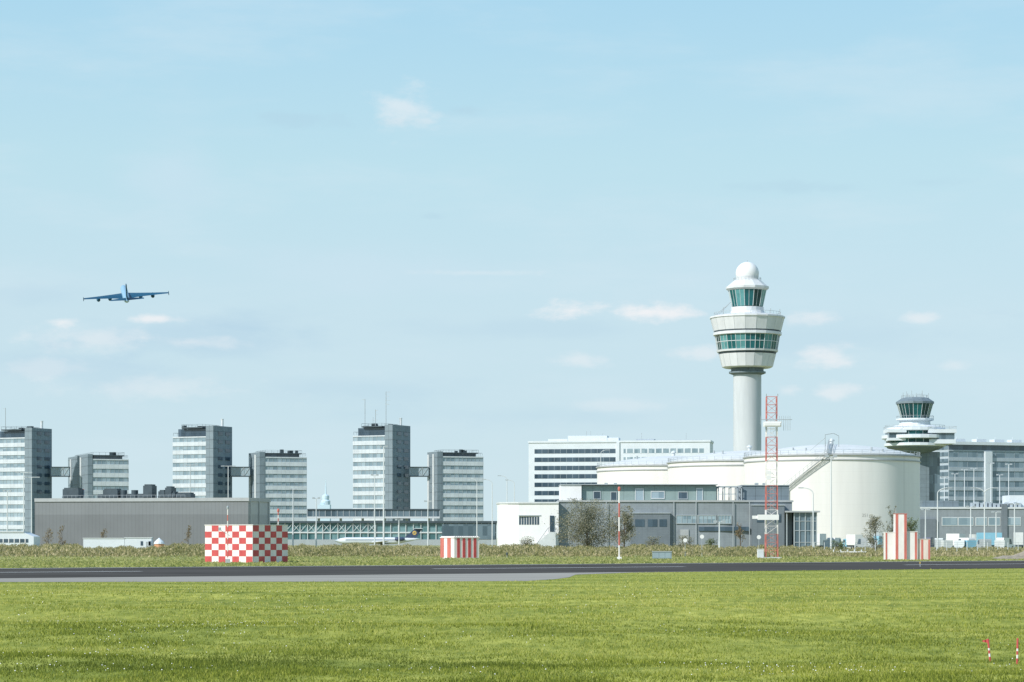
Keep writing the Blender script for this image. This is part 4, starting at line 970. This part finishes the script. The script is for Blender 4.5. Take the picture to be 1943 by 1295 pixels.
for a in ((1585,590,60,'white','white van before the tank, between two box trucks',2.9),(1640,590,120,'galv','grey van by the olive shrub at the tank',2.9),
 (1785,590,70,'galv','grey van beside the curved lamp post, right of the column marker',2.8),(1830,590,120,'white','white van before the grey truck with orange cab',2.9),
 (1908,590,50,'white','white van right of the light blue truck',2.9),(1600,640,60,'navy','dark blue van half hidden behind the white vehicles by the tank',3.0),
 (1762,640,70,'navy','dark blue van just right of the column marker',3.0),(1866,585,100,'galv','grey van in front of the light blue truck',2.6)): van(*a)
for k, (px, mt, lab) in enumerate(((1572,'lightsteel','silver baggage container left of the vans by the tank'),(1655,'hotelwhite','white baggage container behind the olive shrub'),(1796,'lightsteel','silver baggage container before the truck with the grey cab'),
    (1820,'hotelwhite','white baggage container between the truck and the white van'),(1840,'skyblue','light blue baggage container before the grey box truck'),(1896,'lightsteel','silver baggage container under the end of the light blue truck'))):
    D = 575; t = thing('baggage_container', lab, 'container', (PX(px,D), D, 0), R(random.uniform(-20,20)), 'baggage containers on the apron')
    pr = [(-1.1,.5),(.8,.5),(1.3,1.1),(1.3,2.3),(-1.1,2.3)]; n = 5
    MB().add([(x,-.8,z) for x,z in pr]+[(x,.8,z) for x,z in pr], [tuple(range(n)), tuple(range(2*n-1,n-1,-1))]+[(q,(q+1) % n,n+(q+1) % n,n+q) for q in range(n)]).build('body', mt, t)
    MB().box(-1.3,1.3,-.9,.9,.35,.49).build('dolly', 'dark', t)
    for x in (-.9,.9):
        for y in (-.7,.7): MB().tube((x,y-.08,.18),(x,y+.08,.18),.18,n=10).build('wheel', 'tyre', t)
# parked regional jet
D = 880; t = thing('parked_jet', 'white parked regional jet with dark blue tail in front of the glass pier', 'aircraft', (PX(716,D), D, 0))
m = MB(); L = 31; st = []
for k in range(17):
    f = k/16; x = -L/2+L*f; r = 1.25*min(1, math.sqrt(max(0.02,f/.13))) if f < .13 else (1.25 if f < .72 else 1.25*(1-(f-.72)/.28*.85)); zc = 1.75+(0 if f < .72 else (f-.72)*2.6)
    st.append((x, r, zc))
n = 16; vs = []
for x, r, zc in st:
    for k in range(n): a = 2*math.pi*k/n; vs.append((x, r*math.cos(a), zc+r*math.sin(a)))
m.add(vs, [(j*n+k, j*n+(k+1) % n, (j+1)*n+(k+1) % n, (j+1)*n+k) for j in range(16) for k in range(n)]+[tuple(range(n)), tuple(range(16*n,17*n))])
m.build('fuselage', 'hotelwhite', t, smooth=True)
MB().box(-L/2+4,L/2-9,-1.27,-1.2,1.95,2.2).build('cabin_windows', 'glassdark', t)
for s in (-1,1):
    MB().add([(-2,s*1,1.1),(2.5,s*1,1.1),(4.8,s*10.5,1.7),(3.5,s*10.5,1.7),(-2,s*1,1.35),(2.5,s*1,1.35),(4.8,s*10.5,1.8),(3.5,s*10.5,1.8)], [(0,1,2,3),(4,5,6,7),(0,1,5,4),(1,2,6,5),(2,3,7,6),(3,0,4,7)]).build('wing', 'lightsteel', t)
    e = MB().lathe([(.55,0),(.75,.8),(.7,2.6),(.4,3.6)], 12).build('engine', 'navy', t)
    e.rotation_euler = (0, R(90), 0); e.location = (6.5, s*1.9, 2.4)
fy = .14; ft = [(9.5,2.6),(14.2,2.9),(16.3,6.1),(13.6,6.1)]
MB().add([(x,-fy,z) for x,z in ft]+[(x,fy,z) for x,z in ft], [(0,1,2,3),(7,6,5,4),(0,1,5,4),(1,2,6,5),(2,3,7,6),(3,0,4,7)]).build('tail_fin', 'navy', t)
MB().box(13.5,16.6,-3.6,3.6,6.1,6.25).build('tailplane', 'hotelwhite', t)
MB().tube((13.5,-fy-.02,4.6),(13.5,-fy-.04,4.6),.75,n=24).build('tail_disc', 'yellow', t)
MB().add([(12.95,-.19,4.5),(13.4,-.19,4.7),(14.05,-.19,4.95),(13.7,-.19,4.6),(13.9,-.19,4.3),(13.4,-.19,4.45)], [(0,5,4,3,2,1)]).path([(12.95,-.19,4.5),(13.1,-.19,4.25)], .05, n=4).build('tail_emblem', 'navy', t)
for x, y in ((-12,0),(1.5,-1.6),(1.5,1.6)): MB().tube((x,y,.3),(x,y,1.2),.1).tube((x,y-.15,.35),(x,y+.15,.35),.35,n=12).build('landing_gear', 'tyre', t)

# ------------------------------------------------------------------ flying airliner
D = 2290; t = thing('flying_airliner', 'dark blue four engined airliner climbing away in the sky at the left', 'aircraft', (PX(238,D), D, PZ(560.5,D)))
rm = Matrix.Rotation(R(12.5),4,'Z') @ Matrix.Rotation(R(18),4,'X') @ Matrix.Rotation(R(-5.5),4,'Y'); t.rotation_euler = rm.to_euler()
n = 24; vs = []; st = []
for k in range(25):
    f = k/24; y = -36+72*f
    if f < .35: s = .08+.92*math.sin(f/.35*math.pi/2)**.9; zc = (1-s)*2.6
    elif f > .86: s = math.sqrt(max(.004, 1-((f-.86)/.14)**2)); zc = -(1-s)*1.2
    else: s = 1; zc = 0
    st.append((y, s, zc))
for y, s, zc in st:
    for k in range(n): a = 2*math.pi*k/n; vs.append((3.2*s*math.cos(a), y, zc+3.8*s*math.sin(a)))
MB().add(vs, [(j*n+k, j*n+(k+1) % n, (j+1)*n+(k+1) % n, (j+1)*n+k) for j in range(24) for k in range(n)]+[tuple(range(n)), tuple(range(24*n,25*n))]).build('fuselage', 'plwhite', t, smooth=True)
def wingmesh(st, mat, nm, smooth=False):
    vs = []; fs = []
    for x, z, yl, yt, th_ in st:
        c = yl-yt
        for f, h in ((0,0),(.25,1),(.6,.8),(1,0),(.6,-.5),(.25,-.7)): vs.append((x, yl-c*f, z+h*th_))
    for j in range(len(st)-1):
        for k in range(6): fs.append((j*6+k, j*6+(k+1) % 6, (j+1)*6+(k+1) % 6, (j+1)*6+k))
    fs += [tuple(range(6)), tuple(range(len(st)*6-6, len(st)*6))]
    return MB().add(vs, fs).build(nm, mat, t)
for s in (-1,1):
    w_ = wingmesh([(s*2,-1.6,15,-8,1.8),(s*12,-.6,7.5,-8,1.3),(s*26,1.0,-3,-12,.8),(s*39.5,2.8,-13,-18,.4)], 'plblue', 'wing')
    MB().add([(s*39.5,-13,1.6),(s*39.5,-17.5,1.0),(s*39.6,-18,4.8),(s*39.6,-16.2,4.8),(s*40.0,-13,1.6),(s*40.0,-17.5,1.0),(s*39.9,-18,4.8),(s*39.9,-16.2,4.8)], [(0,1,2,3),(7,6,5,4),(0,1,5,4),(1,2,6,5),(2,3,7,6),(3,0,4,7)]).build('wingtip_fence', 'plblue', w_)
    for x, y, z in ((14.5,6,-3.9),(25.5,-1,-2.4)):
        e = MB().lathe([(1.0,0),(1.6,1.4),(1.85,3.5),(1.7,5.6),(1.55,6)], 16).build('engine', 'plblue', t); e.location = (s*x, y-3, z); e.rotation_euler = (R(-90),0,0)
        MB().box(s*x-.2,s*x+.2,y-4,y+1,z+1.2,z+3.4).build('pylon', 'plblue', t)
    wingmesh([(s*.8,2.4,-23,-33,.8),(s*15.5,3.8,-33,-37.5,.35)], 'plblue', 'tailplane')
ft = [(-19,3.2),(-34,3.0),(-38.5,18),(-33.5,18.3)]
MB().add([(-.45,y,z) for y,z in ft]+[(.45,y,z) for y,z in ft], [(0,1,2,3),(7,6,5,4),(0,1,5,4),(1,2,6,5),(2,3,7,6),(3,0,4,7)]).build('tail_fin', 'plblue', t)

# ------------------------------------------------------------------ world
W = bpy.data.worlds.new('World'); bpy.context.scene.world = W; W.use_nodes = True
nt = W.node_tree; N_ = nt.nodes; L = nt.links; bg = N_['Background']; bg.inputs[1].default_value = .1
SUN_EL = 36; sx, sy = -.77, -.64
sky = N_.new('ShaderNodeTexSky'); sky.sky_type = 'NISHITA'; sky.sun_disc = False; sky.sun_elevation = R(SUN_EL); sky.sun_rotation = math.atan2(sx, sy) % (2*math.pi)
tc = N_.new('ShaderNodeTexCoord'); sp = N_.new('ShaderNodeSeparateXYZ'); L.new(tc.outputs['Generated'], sp.inputs[0])
def mth(op, a, b_=None, clamp=False):
    n_ = N_.new('ShaderNodeMath'); n_.operation = op; n_.use_clamp = clamp
    for i, v in enumerate((a, b_)):
        if v is None: continue
        if isinstance(v, (int, float)): n_.inputs[i].default_value = v
        else: L.new(v, n_.inputs[i])
    return n_.outputs[0]
el = sp.outputs[2]
cr = N_.new('ShaderNodeValToRGB'); L.new(mth('DIVIDE', el, .9, True), cr.inputs[0])
stops = [(0,(.66,.83,.90)),(.055,(.60,.79,.885)),(.10,(.60,.79,.885)),(.17,(.535,.785,.885)),(.245,(.43,.72,.90)),(.5,(.34,.56,.80)),(1,(.22,.42,.70))]
e = cr.color_ramp.elements
while len(e) < len(stops): e.new(.5)
for i, (p_, c_) in enumerate(stops): e[i].position = p_; e[i].color = (*c_,1)
vm = N_.new('ShaderNodeVectorMath'); vm.operation = 'SCALE'; vm.inputs['Scale'].default_value = 10; L.new(cr.outputs[0], vm.inputs[0])
mx = N_.new('ShaderNodeMix'); mx.data_type = 'RGBA'; mx.inputs[0].default_value = .9; L.new(sky.outputs[0], mx.inputs[6]); L.new(vm.outputs[0], mx.inputs[7])
col = mx.outputs[2]
yc = mth('MAXIMUM', sp.outputs[1], .05)
cb = N_.new('ShaderNodeCombineXYZ'); L.new(mth('DIVIDE', sp.outputs[0], yc), cb.inputs[0]); L.new(mth('DIVIDE', el, yc), cb.inputs[1])
def wn(sc, st, det=7, ro=.6):
    mp = N_.new('ShaderNodeMapping'); mp.inputs['Scale'].default_value = st; L.new(tc.outputs['Generated'], mp.inputs[0])
    n_ = N_.new('ShaderNodeTexNoise'); n_.inputs['Scale'].default_value = sc; n_.inputs['Detail'].default_value = det; n_.inputs['Roughness'].default_value = ro
    L.new(mp.outputs[0], n_.inputs['Vector']); return n_.outputs['Fac']
nf = wn(55, (1,1,2.2)); nb = wn(9, (1,1,4.5), 6); nc = wn(22, (1,1,3), 6)
def blobs(lst, k=2.6, nz=None, soft=1.0):
    tot = None
    for px, py, a, b_, op in lst:
        s1 = N_.new('ShaderNodeVectorMath'); s1.operation = 'SUBTRACT'; L.new(cb.outputs[0], s1.inputs[0]); s1.inputs[1].default_value = ((px-CX)/F, (HY-py)/F, 0)
        s2 = N_.new('ShaderNodeVectorMath'); s2.operation = 'MULTIPLY'; L.new(s1.outputs[0], s2.inputs[0]); s2.inputs[1].default_value = (F/a, F/b_, 0)
        s3 = N_.new('ShaderNodeVectorMath'); s3.operation = 'LENGTH'; L.new(s2.outputs[0], s3.inputs[0])
        q = mth('SUBTRACT', 1.0, s3.outputs['Value'])
        q = mth('ADD', q, mth('MULTIPLY', mth('SUBTRACT', nz or nf, .5), k))
        mr = N_.new('ShaderNodeMapRange'); mr.interpolation_type = 'SMOOTHSTEP'; mr.inputs[1].default_value = -.05; mr.inputs[2].default_value = soft; mr.inputs[4].default_value = op
        L.new(q, mr.inputs[0]); tot = mr.outputs[0] if tot is None else mth('ADD', tot, mr.outputs[0], True)
    return tot
broad = blobs([(400,640,300,60,.6),(120,700,300,45,.4),(500,610,160,35,.35),(700,740,300,35,.35),(980,625,330,30,.35),(1600,640,400,50,.3),(1050,790,400,30,.3),(60,560,150,30,.35)], 2.2, nc, 1.0)
dark = blobs([(570,230,120,22,.35),(875,210,50,14,.35),(820,412,35,10,.3),(1500,356,170,16,.28),(1765,345,100,12,.2),(1880,595,80,16,.22),(760,232,60,10,.25)])
bright = blobs([(770,206,76,50,.5),(1088,590,80,22,.95),(1238,592,100,22,.95),(1540,602,60,24,.55),(1580,685,85,32,.65),(1585,742,60,22,.5),(1742,603,50,16,.5),(1092,683,55,18,.4),(1500,742,36,16,.4),
   (290,606,75,10,.8),(120,611,38,13,.7),(180,645,150,34,.4),(360,650,130,14,.35),(900,518,150,7,.2),(320,742,230,34,.3),(1335,672,70,22,.45),(1810,692,36,16,.3),(1200,770,160,16,.2),(80,700,120,25,.25)])
soft = blobs([(330,330,130,150,.35),(700,520,400,70,.3),(1400,500,400,60,.2)], 1.6, nc, 1.2)
gen = N_.new('ShaderNodeMapRange'); gen.interpolation_type = 'SMOOTHSTEP'; gen.inputs[1].default_value = .45; gen.inputs[2].default_value = .75; gen.inputs[4].default_value = .35; L.new(nb, gen.inputs[0])
def mixc(fac, c0, c1):
    n_ = N_.new('ShaderNodeMix'); n_.data_type = 'RGBA'; L.new(fac, n_.inputs[0]); L.new(c0, n_.inputs[6]); n_.inputs[7].default_value = (*c1,1); return n_.outputs[2]
col = mixc(gen.outputs[0], col, (6.7,8.1,8.9)); col = mixc(soft, col, (6.6,7.9,9.0)); col = mixc(broad, col, (4.9,6.8,8.1)); col = mixc(dark, col, (4.5,6.5,7.8)); col = mixc(bright, col, (8.9,9.0,9.2))
L.new(col, bg.inputs[0])
sd = bpy.data.lights.new('sun', 'SUN'); sd.energy = 4.7; sd.angle = R(.5); sd.color = (1,.965,.91); so = bpy.data.objects.new('sun', sd); C.objects.link(so)
dr = -Vector((sx*math.cos(R(SUN_EL)), sy*math.cos(R(SUN_EL)), math.sin(R(SUN_EL)))); so.rotation_euler = dr.to_track_quat('-Z','Y').to_euler(); so.location = (0,0,200)
cam = bpy.data.cameras.new('camera'); cam.sensor_width = 36; cam.lens = 36*F/1943; cam.shift_y = (HY-647.5)/1943; cam.clip_end = 30000; cam.clip_start = .5
co = bpy.data.objects.new('camera', cam); C.objects.link(co); co.location = (0,0,EYE); co.rotation_euler = (R(90),0,0); bpy.context.scene.camera = co
vs_ = bpy.context.scene.view_settings; vs_.view_transform = 'Standard'; vs_.look = 'None'; vs_.exposure = 0
